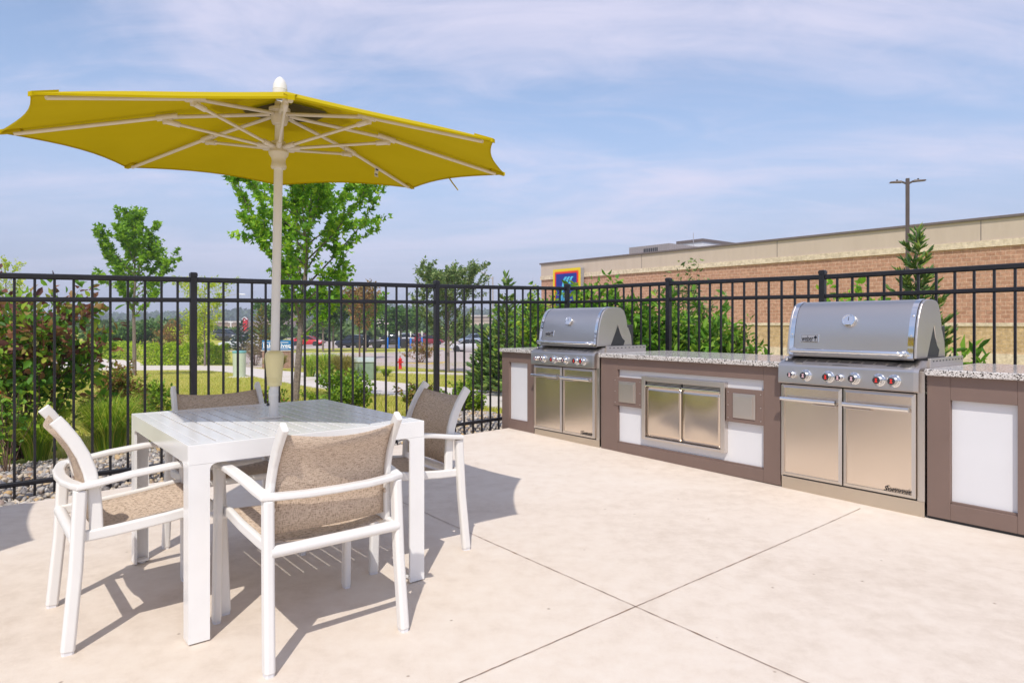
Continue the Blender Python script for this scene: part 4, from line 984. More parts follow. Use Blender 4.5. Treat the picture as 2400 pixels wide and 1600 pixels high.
# dogwood at the far left
b_ = Vector((-4.95, 6.75, -.16))
sel_t = lambda p: 1.0 if p[2] > .52 else .08
plant('dogwood_shrub', 'large dogwood at the far left with burgundy and green leaves', 'shrub', b_, 1.80, 0, .86, OVAL, (STEM, LM_DOG), 40, 3700, .098, .055, .012, multi=1, seed=80, tw=6, spread=.05, leaf_parts=[('green_leaves', LM_DOG, .72, lambda p: 1.0), ('burgundy_leaves', LM_BURG, .34, sel_t)])
b_ = Vector((-4.55, 6.0, -.13)); plant('rose_bush', 'low leggy rose bush with red blooms at the left edge', 'shrub', b_, .92, 0, .38, OVAL, (STEM, LM_DOG), 9, 160, .06, .04, .007, multi=1, seed=81, leaf_parts=[('leaves', LM_DOG, .9, None)])
rose = [o for o in col.objects if o.name.startswith('rose_bush')][0]
for fx, fy, fz in ((-.12,-.2,.78),(.02,-.16,.72),(-.02,-.25,.66)):
    V, T = leafgeo(np.array([[fx, fy, fz]]) + rng.normal(0, .006, (14,3)), .045, .04, .2); npmesh('flower', V, T, LM_RED, rose)
b_ = Vector((-4.85, 8.2, -.18)); plant('spirea_shrub', 'red-tipped spirea bush behind the left armchair', 'shrub', b_, .80, 0, .46, OVAL, (STEM, LM_RUST), 34, 3600, .055, .024, .007, multi=1, seed=82, spread=.05, leaf_parts=[('green_leaves', LM_BOX, .55, None), ('russet_leaves', LM_RUST, .6, lambda p: 1.0 if p[2] > .5 else .12)])
grass_clump('fountain_grass', 'green fountain grass clump on the river rock behind the left armchair', (-4.20, 6.95, -.17), .60, .50, 1700, LM_GRASS, .004)
grass_clump('fountain_grass', 'fountain grass clump at the foot of the dogwood', (-4.75, 6.65, -.17), .46, .42, 1000, LM_GRASS, .004)
def shrub_px(x, yb, yt, R, lab, mat, n=2300, L=.055, W=.032, seed=1, nl=30, lp=None):
    b_ = gb(x, yb); return plant('garden_shrub', lab, 'shrub', b_, Hpx(b_, yt), 0, R, OVAL, (STEM, mat), nl, n, L, W, .008, multi=1, seed=seed, spread=.05, leaf_parts=lp)
shrub_px(365, 985, 893, .34, 'glossy green shrub between the spirea and the back armchair', LM_BOX, 1500, seed=83)
shrub_px(795, 986, 868, .55, 'rounded green shrub behind the table, right of the parasol pole', LM_BOX, 4200, .055, .034, seed=84, nl=44)
shrub_px(1085, 978, 893, .34, 'green shrub right of the shaded armchair back', LM_BOX, 2200, seed=85)
shrub_px(978, 976, 893, .33, 'reddish-green shrub behind the shaded armchair back', LM_RUST, 2400, .05, .028, seed=86, lp=[('green_leaves', LM_BOX, .6, None), ('russet_leaves', LM_RUST, .45, lambda p: 1.0 if p[2] > .45 else .1)])
shrub_px(640, 990, 905, .28, 'low brown-green shrub just left of the parasol pole', LM_RUST, 1200, .05, .03, seed=87, lp=[('green_leaves', LM_BOX, .6, None), ('russet_leaves', LM_RUST, .3, None)])
# ornamental grasses beyond the path
for i, (x, yb, h, R, mt, lab) in enumerate(((655,868,.95,.8,LM_STRAW,'golden ornamental grass right of the parasol grip'),(632,866,.75,.6,LM_GRASS,'green ornamental grass left of the parasol grip'),(726,884,1.0,.85,LM_GRASS,'bright green ornamental grass right of the maple trunk'),(765,890,1.05,.9,LM_GRASS,'ornamental grass midway between the maple trunk and the green utility box'),(805,893,1.0,.8,LM_STRAW,'straw-tipped grass in front of the green utility box left corner'),(833,890,.5,.6,LM_GRASS,'low grass before the middle of the green utility box'),(868,889,.55,.6,LM_GRASS,'low grass before the right corner of the green utility box'),(905,882,.35,.45,LM_GRASS,'small grass tuft right of the green utility box'))):
    b_ = gb(x, yb); grass_clump('ornamental_grass', lab, b_, h, R, 900, mt, .012, group='ornamental grasses beyond the path')
b_ = gb(598, 857); plant('dry_shrub', 'dry brown twiggy shrub right of the pale green pedestal', 'shrub', b_, Hpx(b_, 790), 0, 1.0, OVAL, (STEM, LM_BROWN), 40, 1500, .09, .03, .012, multi=1, seed=90)
b_ = gb(985, 850); plant('dry_shrub', 'small rusty bush by the road behind the fence post', 'shrub', b_, Hpx(b_, 800), 0, 1.3, OVAL, (STEM, LM_RUST), 24, 900, .16, .08, .012, multi=1, seed=91)
# behind the far grill and the left end of the island
def behind(x, Y, ztop): return Vector(((x-1200)/F*Y, Y, zg((x-1200)/F*Y, Y)))
def sp_px(x, Y, yt, R, lab, seed, n, L=.11, r=.014, mat=LM_SPRUCE, **k):
    b_ = behind(x, Y, 0); return spruce('spruce_tree', lab, b_, Hpx(b_, yt), R, mat, 15, n, L, r, seed, None, **k)
sp_px(2148, 8.6, 536, .62, 'spruce with finger-like shoots behind the nearer grill, before the store wall', 100, 3400, .125, .0125, curve=.5)
sp_px(1187, 15.5, 643, .46, 'spruce left of the short island section, before the lamp post', 101, 1300, .17, .020)
sp_px(1240, 13.5, 700, .5, 'second spruce behind the farther grill hood', 102, 1300, .18, .022)
sp_px(1150, 17, 770, .6, 'small spruce between the silver car and the short island section', 103, 1500, .22, .03)
def bigleaf(x, Y, yt, R, lab, seed, n, L=.14, W=.06, mat=LM_BIG, nl=18, tw=5, name='leafy_shrub'):
    b_ = behind(x, Y, 0); return plant(name, lab, 'shrub', b_, Hpx(b_, yt), 0, R, OVAL, (STEM, mat), nl, n, L, W, .012, multi=1, seed=seed, spread=.06, tw=tw)
bigleaf(1262, 12.5, 668, .55, 'tall dark green shrub in front of the blue store sign', 110, 1900, .10, .06, LM_DOG)
bigleaf(1352, 10.2, 690, .55, 'leafy shrub behind the farther grill hood', 111, 2600, .11, .055, nl=26)
bigleaf(1405, 9.2, 665, .36, 'tall broad-leaved plant behind the fence corner', 112, 1100, .16, .06, nl=14)
bigleaf(1480, 8.9, 690, .55, 'broad-leaved plants left of the second fence post', 113, 2200, .14, .05, nl=26)
bigleaf(1545, 8.6, 700, .50, 'bushy broad-leaved plants behind the second fence post', 114, 2400, .13, .05, nl=26)
bigleaf(1605, 9.6, 632, .50, 'tallest feathery shrub above the fence before the brick wall', 115, 3000, .075, .03, LM_ELM, 24)
bigleaf(1655, 8.3, 700, .50, 'leafy plants right of the feathery shrub', 116, 2200, .13, .048, nl=26)
bigleaf(1722, 8.0, 748, .36, 'low bronzed green shrub at the end of the planting', 117, 2200, .07, .028, LM_BOX, 26)
bigleaf(1758, 7.4, 800, .24, 'small plant peeking over the long counter', 118, 200, .10, .04)
bigleaf(1990, 10.2, 652, .52, 'round green shrub behind the nearer grill hood', 119, 1500, .12, .07, LM_MAPLE)
bigleaf(2262, 6.6, 788, .33, 'sumac-like plant between the spruce and the right fence', 120, 260, .19, .05, LM_BIG, 9)
bigleaf(2350, 6.2, 826, .20, 'small leafy plant at the right behind the counter', 121, 90, .13, .045, LM_BIG, 6)
bigleaf(1225, 17, 700, 1.0, 'dense bush behind the short island section', 122, 1400, .15, .08, LM_MAPLE2)
# ------------------------------------------------------------------ store building
BE = Vector((.6326, -.7745)); B0 = Vector((2.52, 57.1)); BRZ = math.atan2(BE.y, BE.x)   # local x along the wall, local y into the store
def brick(name, c1, c2, mort, bw, bh, bmp=.5):
    m, nt, b = new_mat(name)
    tcn = N(nt, 'ShaderNodeTexCoord'); sp = N(nt, 'ShaderNodeSeparateXYZ'); nt.links.new(tcn.outputs['Object'], sp.inputs[0])
    ad = N(nt, 'ShaderNodeMath', operation='ADD'); nt.links.new(sp.outputs[0], ad.inputs[0]); nt.links.new(sp.outputs[1], ad.inputs[1])
    cb = N(nt, 'ShaderNodeCombineXYZ'); nt.links.new(ad.outputs[0], cb.inputs[0]); nt.links.new(sp.outputs[2], cb.inputs[1])
    br = N(nt, 'ShaderNodeTexBrick'); br.inputs['Scale'].default_value = 1; br.inputs['Brick Width'].default_value = bw; br.inputs['Row Height'].default_value = bh
    br.inputs['Mortar Size'].default_value = .012; br.inputs['Color1'].default_value = (*c1,1); br.inputs['Color2'].default_value = (*c2,1); br.inputs['Mortar'].default_value = (*mort,1); br.inputs['Mortar Smooth'].default_value = .2
    nt.links.new(cb.outputs[0], br.inputs['Vector'])
    n = noise(nt, 6, 6, .65); mu = N(nt, 'ShaderNodeMix', data_type='RGBA', blend_type='MULTIPLY'); mu.inputs[0].default_value = 1
    nt.links.new(br.outputs['Color'], mu.inputs[6]); nt.links.new(ramp(nt, n, [(.35,(.68,.66,.64)),(.65,(1,1,1))]), mu.inputs[7])
    nt.links.new(mu.outputs[2], b.inputs['Base Color']); b.inputs['Roughness'].default_value = .9
    bump(nt, b, n, bmp, .06); return m
BRICK = brick('split_face_brown_block', (.52,.27,.17), (.63,.345,.225), (.72,.50,.36), .40, .20)
TANB = brick('split_face_tan_block', (.62,.43,.22), (.70,.49,.26), (.68,.51,.33), .40, .20)
CREAMB = brick('cream_block', (.80,.66,.48), (.85,.71,.52), (.76,.63,.47), .80, .40, .4)
m, nt, b = new_mat('ribbed_tan_panel')
wv = N(nt, 'ShaderNodeTexWave'); wv.inputs['Scale'].default_value = 2.2; nt.links.new(mapped(nt), wv.inputs['Vector'])
nt.links.new(ramp(nt, noise(nt, .8, 5, .6, mapped(nt, (3,3,.4))), [(.3,(.55,.44,.345)),(.7,(.60,.485,.385))]), b.inputs['Base Color']); bump(nt, b, wv.outputs['Fac'], .12, .012); b.inputs['Roughness'].default_value = .6
TANP = m
FLASH = paint('brown_grey_flashing', (.16,.125,.115), .5, .1)
GREYP = paint('grey_ribbed_screen', (.36,.32,.31), .5, .06)
st = thing('store_building', 'long brown block store with tan panels behind the right fence', 'building', (B0.x, B0.y, 0), BRZ)
LW = 46
def wall(nm, z0, z1, mat, out, x0=0): return part(nm, MB().bx(x0, LW, -out, 34, z0, z1), mat, st)
wall('wall_base', -2.6, -.262, CREAMB, .12); wall('tan_block_wall', -.26, 1.04, TANB, .05); wall('lower_band', 1.042, 1.21, CREAMB, .10)
wall('brick_wall', 1.212, 4.848, BRICK, .0); wall('upper_band', 4.85, 5.17, CREAMB, .10, -.05); wall('panel_wall', 5.172, 6.16, TANP, .04)
part('roof', MB().bx(-.12, LW+.12, -.14, 34.1, 6.162, 6.30), FLASH, st, bevel=.02)
mb = MB().bx(2.9, 7.33, 8, 20, 6.3, 7.95)
for i in range(22): mb.bx(2.93+i*.2, 2.99+i*.2, 7.96, 7.9995, 6.3, 7.94)
for i in range(40): mb.bx(7.3305, 7.37, 8.1+i*.3, 8.18+i*.3, 6.3, 7.94)
sc_ = part('rooftop_screen', mb, GREYP, st)
for i in range(8): part('louvre', MB().bx(4.6+i*.2, 4.72+i*.2, 7.94, 7.9595, 7.35, 7.7), DARK, sc_)
for i in range(5): part('louvre', MB().bx(7.371, 7.385, 11.2+i*.45, 11.42+i*.45, 7.35, 7.7), DARK, sc_)
pw_ = part('entrance_parapet', MB().bx(-2.3, .92, 22, 30, 6.3, 9.78), PANELW, st); part('parapet_cap', MB().bx(-2.4, 1.02, 21.9, 30.1, 9.781, 10.08), FLASH, pw_)
part('roof_antenna', MB().tube([(6.9,12,7.9),(6.9,12,9.2)], .03, 6), STEELM, st)
for i in range(3): part('movement_joint', MB().bx(11+i*10.5, 11.03+i*10.5, -.047, -.0405, 5.18, 6.15), FLASH, st)
# sign on the wall
sg = thing('store_sign', 'square blue store sign with yellow, orange and red border on the store wall', 'sign', (*(B0+BE*1.67), 0), BRZ)
SY = paint('sign_yellow', (.80,.58,.0), .35, .03); SO = paint('sign_orange', (.80,.20,.01), .35, .03); SR = paint('sign_red', (.72,.015,.01), .35, .03); SB = paint('sign_blue', (.008,.022,.26), .35, .05); SC = paint('sign_cyan', (.10,.60,.78), .35, .2, scale=3)
SGREY = paint('sign_return_grey', (.32,.31,.33), .5, .05)
def rrect(x0, x1, z0, z1, r, y0, y1):
    pts = []
    for cx, cz, a0 in ((x1-r,z0+r,-90),(x1-r,z1-r,0),(x0+r,z1-r,90),(x0+r,z0+r,180)):
        for k in range(5): a = math.radians(a0+22.5*k); pts.append((cx+r*math.cos(a), cz+r*math.sin(a)))
    n = len(pts); return MB().add([(x,y0,z) for x,z in pts]+[(x,y1,z) for x,z in pts], [(i,(i+1)%n,n+(i+1)%n,n+i) for i in range(n)]+[tuple(range(n)),tuple(range(n,2*n))])
sx0, sx1, sz0, sz1 = .35, 3.55, 1.75, 5.60
part('sign_box', rrect(sx0, sx1, sz0, sz1, .06, -.50, -.13), SGREY, sg)
for nm, mt, ins, y in (('yellow_border', SY, .0, -.515), ('orange_border', SO, .20, -.525), ('red_border', SR, .28, -.535), ('blue_field', SB, .40, -.545)):
    part(nm, rrect(sx0+ins, sx1-ins, sz0+ins, sz1-ins, .08, y, y+.014), mt, sg)
mb = MB()
for i in range(3):
    for o_ in (0, .13):
        x = 1.45 + i*.36 + o_; pts = []
        for k in range(9): q = k/8; pts.append((x + .46*q**1.5 - .12*(1-q), -.552, 2.95 + 1.95*math.sin(q*PI/2)))
        mb.bar(pts, .012, .085, (1,0,0))
part('emblem_stripes', mb, SC, sg)

# ------------------------------------------------------------------ lamps
BROWNP = paint('bronze_pole_paint', (.085,.06,.052), .45, .1)
p = Vector(((2127-1200)/F*26, 26, 0)); zb = zg(p.x, 26); H = CAMZ + (HZ-420)/F*26
lp = thing('parking_lamp', 'brown square parking-lot lamp post with two heads before the store', 'street lamp', (p.x, 26, 0), math.radians(-20))
part('pole', MB().bx(-.062,.062,-.062,.062,zb,H+.03), BROWNP, lp, bevel=.006)
for s in (-1, 1):
    mb = MB().bar([(s*.062,0,H-.16),(s*.18,0,H-.10),(s*.30,0,H-.085)], .06, .07).add([(s*.20,-.14,H-.12),(s*.62,-.13,H-.10),(s*.62,.13,H-.10),(s*.20,.14,H-.12),(s*.22,-.10,H-.05),(s*.60,-.08,H-.065),(s*.60,.08,H-.065),(s*.22,.10,H-.05)],[(0,1,2,3),(4,5,6,7),(0,1,5,4),(1,2,6,5),(2,3,7,6),(3,0,4,7)])
    lh = part('lamp_head', mb, BROWNP, lp); part('photocell', MB().lathe([(.03,H-.06),(.035,H+.0),(.0,H+.01)], 10, (s*.36,0,0)), DARK, lh)
GALV = paint('galvanised_pole', (.42,.38,.35), .5, .08, scale=4)
def street_lamp(label, x, yt, Y, arm_px, hd_y):
    X = (x-1200)/F*Y; zt_ = CAMZ+(HZ-yt)/F*Y; zb = zg(X, Y); l = thing('street_lamp', label, 'street lamp', (X, Y, 0))
    part('pole', MB().tube([(0,0,zb),(0,0,zt_)], [.085,.055], 10), GALV, l, smooth=True)
    ax_ = (arm_px-x)/F*Y; za = CAMZ+(HZ-hd_y)/F*Y
    part('arm', MB().tube([(0,0,zt_-.25),(ax_*.35,0,zt_-.25+(za-zt_+.25)*.55),(ax_*.75,0,za-.02),(ax_,0,za)], [.045,.04,.035,.03], 8), GALV, l, smooth=True)
    s = 1 if ax_ > 0 else -1
    part('lamp_head', MB().sweep([(ax_,0,za+.02),(ax_+s*.25,0,za+.03),(ax_+s*.75,0,za-.01),(ax_+s*.95,0,za-.03)], [(-1,-.35),(1,-.35),(1.05,.1),(.6,.6),(-.6,.6),(-1.05,.1)], (0,0,1), [.10,.17,.17,.07]), PANELW, l, smooth=True)
street_lamp('pale street lamp with a long arm over the grey-green tree', 1155, 648, 62, 1104, 631)
street_lamp('white street lamp pole with curved arm right of the wide fence post', 501, 700, 95, 560, 690)
WP = paint('white_pole', (.75,.73,.70), .5, .05)
l = thing('lot_pole', 'short white pole with a crossbar over the distant parking lot', 'pole', ((541-1200)/F*150, 150, 0)); 
part('pole', MB().tube([(0,0,zg(-63,150)),(0,0,CAMZ+(HZ-755)/F*150)], .16, 8), WP, l); part('crossbar', MB().bx(-.55,.5,-.1,.1,CAMZ-.1+.05,CAMZ+.25), WP, l)

# ------------------------------------------------------------------ hydrant, utilities, sign
HR = paint('hydrant_red', (.62,.008,.008), .35, .05)
b_ = G(938, 865); h = thing('fire_hydrant', 'bright red fire hydrant beside the road', 'fire hydrant', b_, .3); S = .82/.82
part('barrel', MB().lathe([(.0,0),(.155,0),(.155,.03),(.115,.045),(.105,.06),(.10,.40),(.10,.52),(.125,.53),(.125,.565),(.09,.575),(.10,.60)], 20), HR, h, smooth=True)
part('bonnet', MB().lathe([(.135,.601),(.135,.625),(.115,.65),(.085,.70),(.045,.735),(.03,.74),(.03,.80),(.0,.805)], 20), HR, h, smooth=True)
for a in (0, PI, -PI/2):
    e = Vector((math.cos(a), math.sin(a), 0)); r_ = .075 if a == -PI/2 else .055
    part('outlet_cap', MB().tube([e*.09+Vector((0,0,.46)), e*.15+Vector((0,0,.46)), e*.155+Vector((0,0,.46)), e*.20+Vector((0,0,.46))], [r_*.8, r_*.8, r_, r_], 12), HR, h, smooth=True)
UG = paint('utility_green', (.22,.30,.20), .5, .12); UL = paint('faded_green_lid', (.42,.47,.40), .6, .12)
Y = 26; x0 = (803-1200)/F*Y; x1 = (874-1200)/F*Y; zt_ = CAMZ-(846-HZ)/F*Y; zb = zg(x0, Y)
tr = thing('utility_box', 'green electrical transformer box among the tall grasses', 'utility box', (x0, Y, 0), math.radians(8))
part('housing', MB().bx(0, x1-x0, 0, 1.0, zb, zt_-.06), UG, tr, bevel=.02); part('lid', MB().add([(-.03,-.03,zt_-.058),(x1-x0+.03,-.03,zt_-.058),(x1-x0+.03,1.03,zt_+.06),(-.03,1.03,zt_+.06),(-.03,-.03,zt_-.01),(x1-x0+.03,-.03,zt_-.01),(x1-x0+.03,1.03,zt_+.10),(-.03,1.03,zt_+.10)], [(0,1,2,3),(4,5,6,7),(0,1,5,4),(1,2,6,5),(2,3,7,6),(3,0,4,7)]), UL, tr, bevel=.01)
part('door_seam', MB().bx((x1-x0)/2-.01, (x1-x0)/2+.01, -.006, -.001, zb+.08, zt_-.1), DARK, tr)
PG = paint('pale_green_plastic', (.52,.58,.44), .5, .05); TEAL = paint('faded_teal', (.17,.42,.42), .5, .1)
b_ = G(561, 884); pd = thing('utility_pedestal', 'pale green cable pedestal with a teal rim beside the path', 'utility pedestal', b_); ph = Hpx(b_, 822); pr_ = 15/F*b_.y
part('body', MB().lathe([(pr_*1.05,0),(pr_*.92,.04),(pr_*.96,ph*.5),(pr_,ph-.09)], 24), PG, pd, smooth=True); part('rim', MB().lathe([(pr_*1.03,ph-.088),(pr_*1.06,ph-.04),(pr_*1.03,ph),(0,ph+.015)], 24), TEAL, pd, smooth=True)
part('base_pad', MB().bx(-.42,.5,-.36,.42,-.2,.03), PATHM, pd, bevel=.01)
BLUE = paint('sign_panel_blue', (.008,.16,.36), .4, .06); WHT = paint('sign_white', (.78,.78,.78), .4, .02); BKB = brick('sign_base_brick', (.30,.13,.08), (.36,.18,.12), (.45,.36,.3), .2, .07)
Y = 44; xs0 = (612-1200)/F*Y; xs1 = (684-1200)/F*Y; W_ = xs1-xs0; sp_ = thing('monument_sign', 'blue monument sign on a brick base lettered River, behind the parasol pole', 'sign', (xs0, Y, 0))
zc = lambda y: CAMZ-(y-HZ)/F*Y
part('brick_base', MB().bx(.05, W_-.05, .05, .55, zg(xs0, Y), zc(822.5)), BKB, sp_); part('stone_cap', MB().bx(-.02, W_+.02, .0, .6, zc(822.4), zc(820.6)), PATHM, sp_)
pb = part('blue_panel', MB().bx(0, W_, .15, .45, zc(820.5), zc(797.5)), BLUE, sp_, bevel=.02)
part('white_stripes', MB().bx(.03, W_-.28, .141, .149, zc(803.2), zc(801.8)).bx(.03, W_-.28, .141, .149, zc(817.0), zc(815.8)), WHT, pb)
text('sign_lettering', 'Lake River', W_*.90, .30, .008, WHT, pb, Matrix.Translation((W_*.49, .143, zc(809.4))) @ Matrix.Rotation(PI/2, 4, 'X'), 0, .02)
part('sign_emblem', MB().bx(W_-.22, W_-.09, .139, .149, zc(816.2), zc(811.5)), WHT, pb)
SBLUE = paint('bollard_blue', (.012,.16,.62), .45, .06)
for i, (x, yb) in enumerate(((908.5,816.5),(935,816.5),(962.5,817.5),(989,816.5))):
    b_ = G(x, yb); k = 1/F*b_.y
    bo = thing('sign_post', ['blue-sleeved white sign post in front of the pickup cab door','blue-sleeved white sign post before the middle of the pickup','blue-sleeved white sign post before the pickup tail','blue-sleeved white sign post furthest right, right of the pickup'][i], 'sign post', b_, 0, 'blue-sleeved sign posts by the parking lot')
    part('sleeve', MB().lathe([(2.2*k,0),(2.2*k,25*k),(1.6*k,26*k),(0,26.3*k)], 12), SBLUE, bo, smooth=True); part('sign_plate', MB().bx(-1.4*k,1.4*k,-.03,.03,31*k,41*k).bx(-.5*k,.5*k,-.02,.02,26*k,31*k), WHT, bo)

# ------------------------------------------------------------------ cars
TYRE = paint('tyre_rubber', (.018,.018,.018), .8, .2); RIM = paint('alloy_rim', (.55,.55,.56), .3, .05, .8); CGLASS = paint('car_glass', (.02,.028,.035), .06, .1); LAMPW = paint('lamp_lens', (.75,.76,.78), .1, .02); LAMPR = paint('tail_lens', (.45,.01,.01), .2, .05)
def loft(mb, secs):
    """secs: list of (x, zb, zt, half_width_bottom, half_width_top)"""
    n = len(secs); vs = []
    for x, zb, zt_, wb, wt in secs:
        c = min(.10, (zt_-zb)*.25)
        vs += [(x,-wb*.93,zb),(x,-wb,zb+c),(x,-wb,(zb+zt_)/2),(x,-wt,zt_-c),(x,-wt*.88,zt_),(x,wt*.88,zt_),(x,wt,zt_-c),(x,wb,(zb+zt_)/2),(x,wb,zb+c),(x,wb*.93,zb)]
    k = 10; fs = [(i*k+j,i*k+(j+1)%k,(i+1)*k+(j+1)%k,(i+1)*k+j) for i in range(n-1) for j in range(k)]
    fs += [tuple(range(k)), tuple((n-1)*k+j for j in range(k))]
    return mb.add(vs, fs)
KIND = {
 'sedan': dict(L=4.8, body=[(-2.4,.45,.80,.72,.68),(-2.25,.28,.98,.86,.80),(-1.3,.22,1.0,.90,.86),(0,.20,.95,.91,.87),(1.1,.22,.92,.90,.84),(2.0,.26,.80,.86,.76),(2.36,.40,.66,.72,.62)], cab=[(-1.75,.92,1.02,.78,.74),(-1.0,.92,1.36,.80,.62),(-.2,.92,1.45,.80,.62),(.45,.92,1.40,.80,.62),(1.25,.88,.93,.80,.76)], roof=[(-1.0,1.362,1.385,.63,.60),(-.2,1.452,1.475,.63,.60),(.45,1.402,1.42,.63,.60)], wb=(-1.42,1.42), wr=.33),
 'suv': dict(L=4.7, body=[(-2.3,.5,1.0,.78,.76),(-2.22,.34,1.10,.90,.86),(-1.3,.28,1.12,.93,.89),(0,.26,1.08,.93,.89),(1.0,.28,1.06,.92,.86),(2.1,.32,.96,.88,.80),(2.34,.48,.80,.76,.68)], cab=[(-2.15,1.05,1.15,.80,.76),(-1.85,1.05,1.62,.82,.68),(-.3,1.05,1.70,.82,.68),(.35,1.05,1.64,.82,.66),(1.15,1.02,1.08,.82,.78)], roof=[(-1.9,1.622,1.66,.70,.66),(-.3,1.702,1.735,.70,.66),(.35,1.642,1.67,.68,.64)], wb=(-1.40,1.40), wr=.37),
 'pickup': dict(L=5.8, body=[(-2.9,.62,1.10,.86,.84),(-2.8,.50,1.22,.96,.93),(-1.0,.46,1.22,.98,.95),(0,.44,1.20,.98,.95),(1.1,.46,1.20,.97,.92),(2.5,.46,1.12,.95,.88),(2.88,.56,1.00,.86,.80)], cab=[(-1.05,1.15,1.25,.86,.84),(-.92,1.15,1.84,.87,.70),(.0,1.15,1.92,.87,.72),(.65,1.15,1.86,.87,.70),(1.35,1.12,1.20,.87,.84)], roof=[(-.95,1.842,1.87,.72,.68),(0,1.922,1.955,.74,.70),(.65,1.862,1.89,.72,.68)], wb=(-1.75,1.85), wr=.42)}
def car(label, kind, c, x, yb, heading, scale=1.0, name=None):
    K = KIND[kind]; b_ = G(x, yb); t = thing(name or ('parked_pickup' if kind == 'pickup' else 'parked_car'), label, 'pickup truck' if kind == 'pickup' else 'car', b_, heading, 'vehicles in the parking lots'); t.scale = (scale,)*3
    pm = paint('car_paint_%02d' % len(bpy.data.materials), c, .25, .03, coat=.6)
    part('body', loft(MB(), K['body']), pm, t, smooth=True)
    part('windows', loft(MB(), K['cab']), CGLASS, t, smooth=True)
    rf = part('roof', loft(MB(), K['roof']), pm, t, smooth=True)
    mb = MB(); cb = K['cab']; 
    for s in (-1, 1):
        for (i, j) in ((0,1),(3,4)):
            a, d_ = cb[i], cb[j]; mb.bar([(a[0], s*(a[4]+.012), a[2]), (d_[0], s*(d_[4]+.012), d_[2])], .05, .07)
        a = cb[2]; mb.bar([(a[0]+.1, s*(a[3]+.004), a[1]), (a[0]+.1, s*(a[4]+.01), a[2])], .04, .07)
    part('pillars', mb, pm, t)
    if kind == 'pickup': part('bed_opening', MB().bx(-2.72,-1.15,-.80,.80,1.20,1.225), DARK, t)
    for wx in K['wb']:
        for s in (-1, 1):
            r_ = K['wr']; y = s*(K['body'][3][3]-.10)
            wh = part('wheel', MB().lathe([(r_*.62,-.11),(r_*.95,-.11),(r_,-.07),(r_,.07),(r_*.95,.11),(r_*.62,.11)], 20, (wx, y, r_), 'y'), TYRE, t, smooth=True)
            k = MB().lathe([(r_*.62,0),(r_*.5,.02),(.06,.03),(0,.03)] , 14, (wx, y+s*.085, r_), 'y'); part('rim', k, RIM, wh, smooth=True)
            part('wheel_arch', MB().lathe([(r_*1.02,-.02),(r_*1.18,-.02),(r_*1.18,.02),(r_*1.02,.02)], 20, (wx, y+s*.10, r_), 'y'), DARK, t)
    bf = K['body'][-2]; br_ = K['body'][1]
    for s in (-1, 1):
        part('headlight', MB().bx(bf[0]+.02, bf[0]+.25, s*bf[3]*.72-.16, s*bf[3]*.72+.16, bf[2]-.22, bf[2]-.08), LAMPW, t, bevel=.03)
        part('taillight', MB().bx(br_[0]-.10, br_[0]+.02, s*br_[3]*.85-.09, s*br_[3]*.85+.09, br_[2]-.34, br_[2]-.10), LAMPR, t, bevel=.02)
    part('bumper', MB().bx(K['body'][-1][0]-.05, K['body'][-1][0]+.06, -.70, .70, .40, .56), DARK, t, bevel=.03)
    return t
car('dark grey pickup truck parked behind the blue-sleeved posts', 'pickup', (.035,.03,.04), 917, 815.5, PI+.08, 1.0)
car('black sport-utility car left of the pickup, behind the half-browned tree', 'suv', (.008,.010,.022), 828, 815, PI-.35)
car('silver sedan behind the elm trunk, facing left', 'sedan', (.50,.49,.50), 1104, 824, PI-.25)
car('bright red car seen between the maple trunk and the grass island trees', 'sedan', (.55,.008,.015), 722, 810, -.1)
car('silver hatchback by the clipped hedge block, near the pale pedestal', 'suv', (.50,.52,.56), 562, 820, PI+.35)
car('dark grey sport-utility car higher up behind the silver hatchback', 'suv', (.05,.05,.055), 530, 799, -.5)
car('small black car right of the dark grey sport-utility car', 'sedan', (.012,.012,.016), 551, 797, .4)
car('white car roof showing behind the pickup bed', 'suv', (.72,.72,.72), 956, 806, .9)
car('red car behind the rightmost blue-sleeved post', 'suv', (.50,.01,.015), 986, 806, -1.0)
car('dark red car at the fence post, right of the red car', 'sedan', (.25,.02,.03), 1003, 808, .5)
car('pale blue car behind the silver sedan', 'suv', (.25,.33,.45), 1112, 808, PI+.6)
car('dark blue car behind the spruce, right of the pale blue car', 'suv', (.02,.03,.09), 1146, 806, .3)
car('grey car glimpsed left of the farther grill', 'suv', (.42,.42,.44), 1236, 806, .2)

# ------------------------------------------------------------------ far buildings, barn tower, woods
def far_store(label, x0, x1, yt, yb, Y, c, roofc, depth=25):
    X0 = (x0-1200)/F*Y; X1 = (x1-1200)/F*Y; z = CAMZ-(yt-HZ)/F*Y; zb = zg(0, Y)-1
    t = thing('distant_store', label, 'building', (X0, Y, 0)); w_ = part('wall', MB().bx(0, X1-X0, 0, depth, zb, z), paint('far_wall_%d' % x0, c, .8, .1, scale=.2), t)
    part('roof', MB().bx(-.4, X1-X0+.4, -.4, depth+.4, z+.01, z+(X1-X0)*.02+.35), paint('far_roof_%d' % x0, roofc, .7, .1), t)
    zz_ = zb+1; h_ = z-zz_; mb = MB()
    nW = max(2, int((X1-X0)/5))
    for i in range(nW):
        a = (X1-X0)*(i+.2)/nW; mb.bx(a, a+(X1-X0)/nW*.55, -.05, -.01, zz_+h_*.15, zz_+h_*.5)
    part('shop_windows', mb, CGLASS, t); part('wall_band', MB().bx(0, X1-X0, -.12, -.011, z-h_*.25, z-h_*.12), paint('far_band_%d' % x0, tuple(v*.7 for v in c), .8, .05), t)
far_store('long tan store in the distance left of the red barn tower', 503, 562, 756, 790, 210, (.50,.38,.26), (.55,.50,.45))
far_store('pink-walled store in the distance right of the conifer', 618, 668, 744, 786, 230, (.52,.38,.32), (.6,.52,.46))
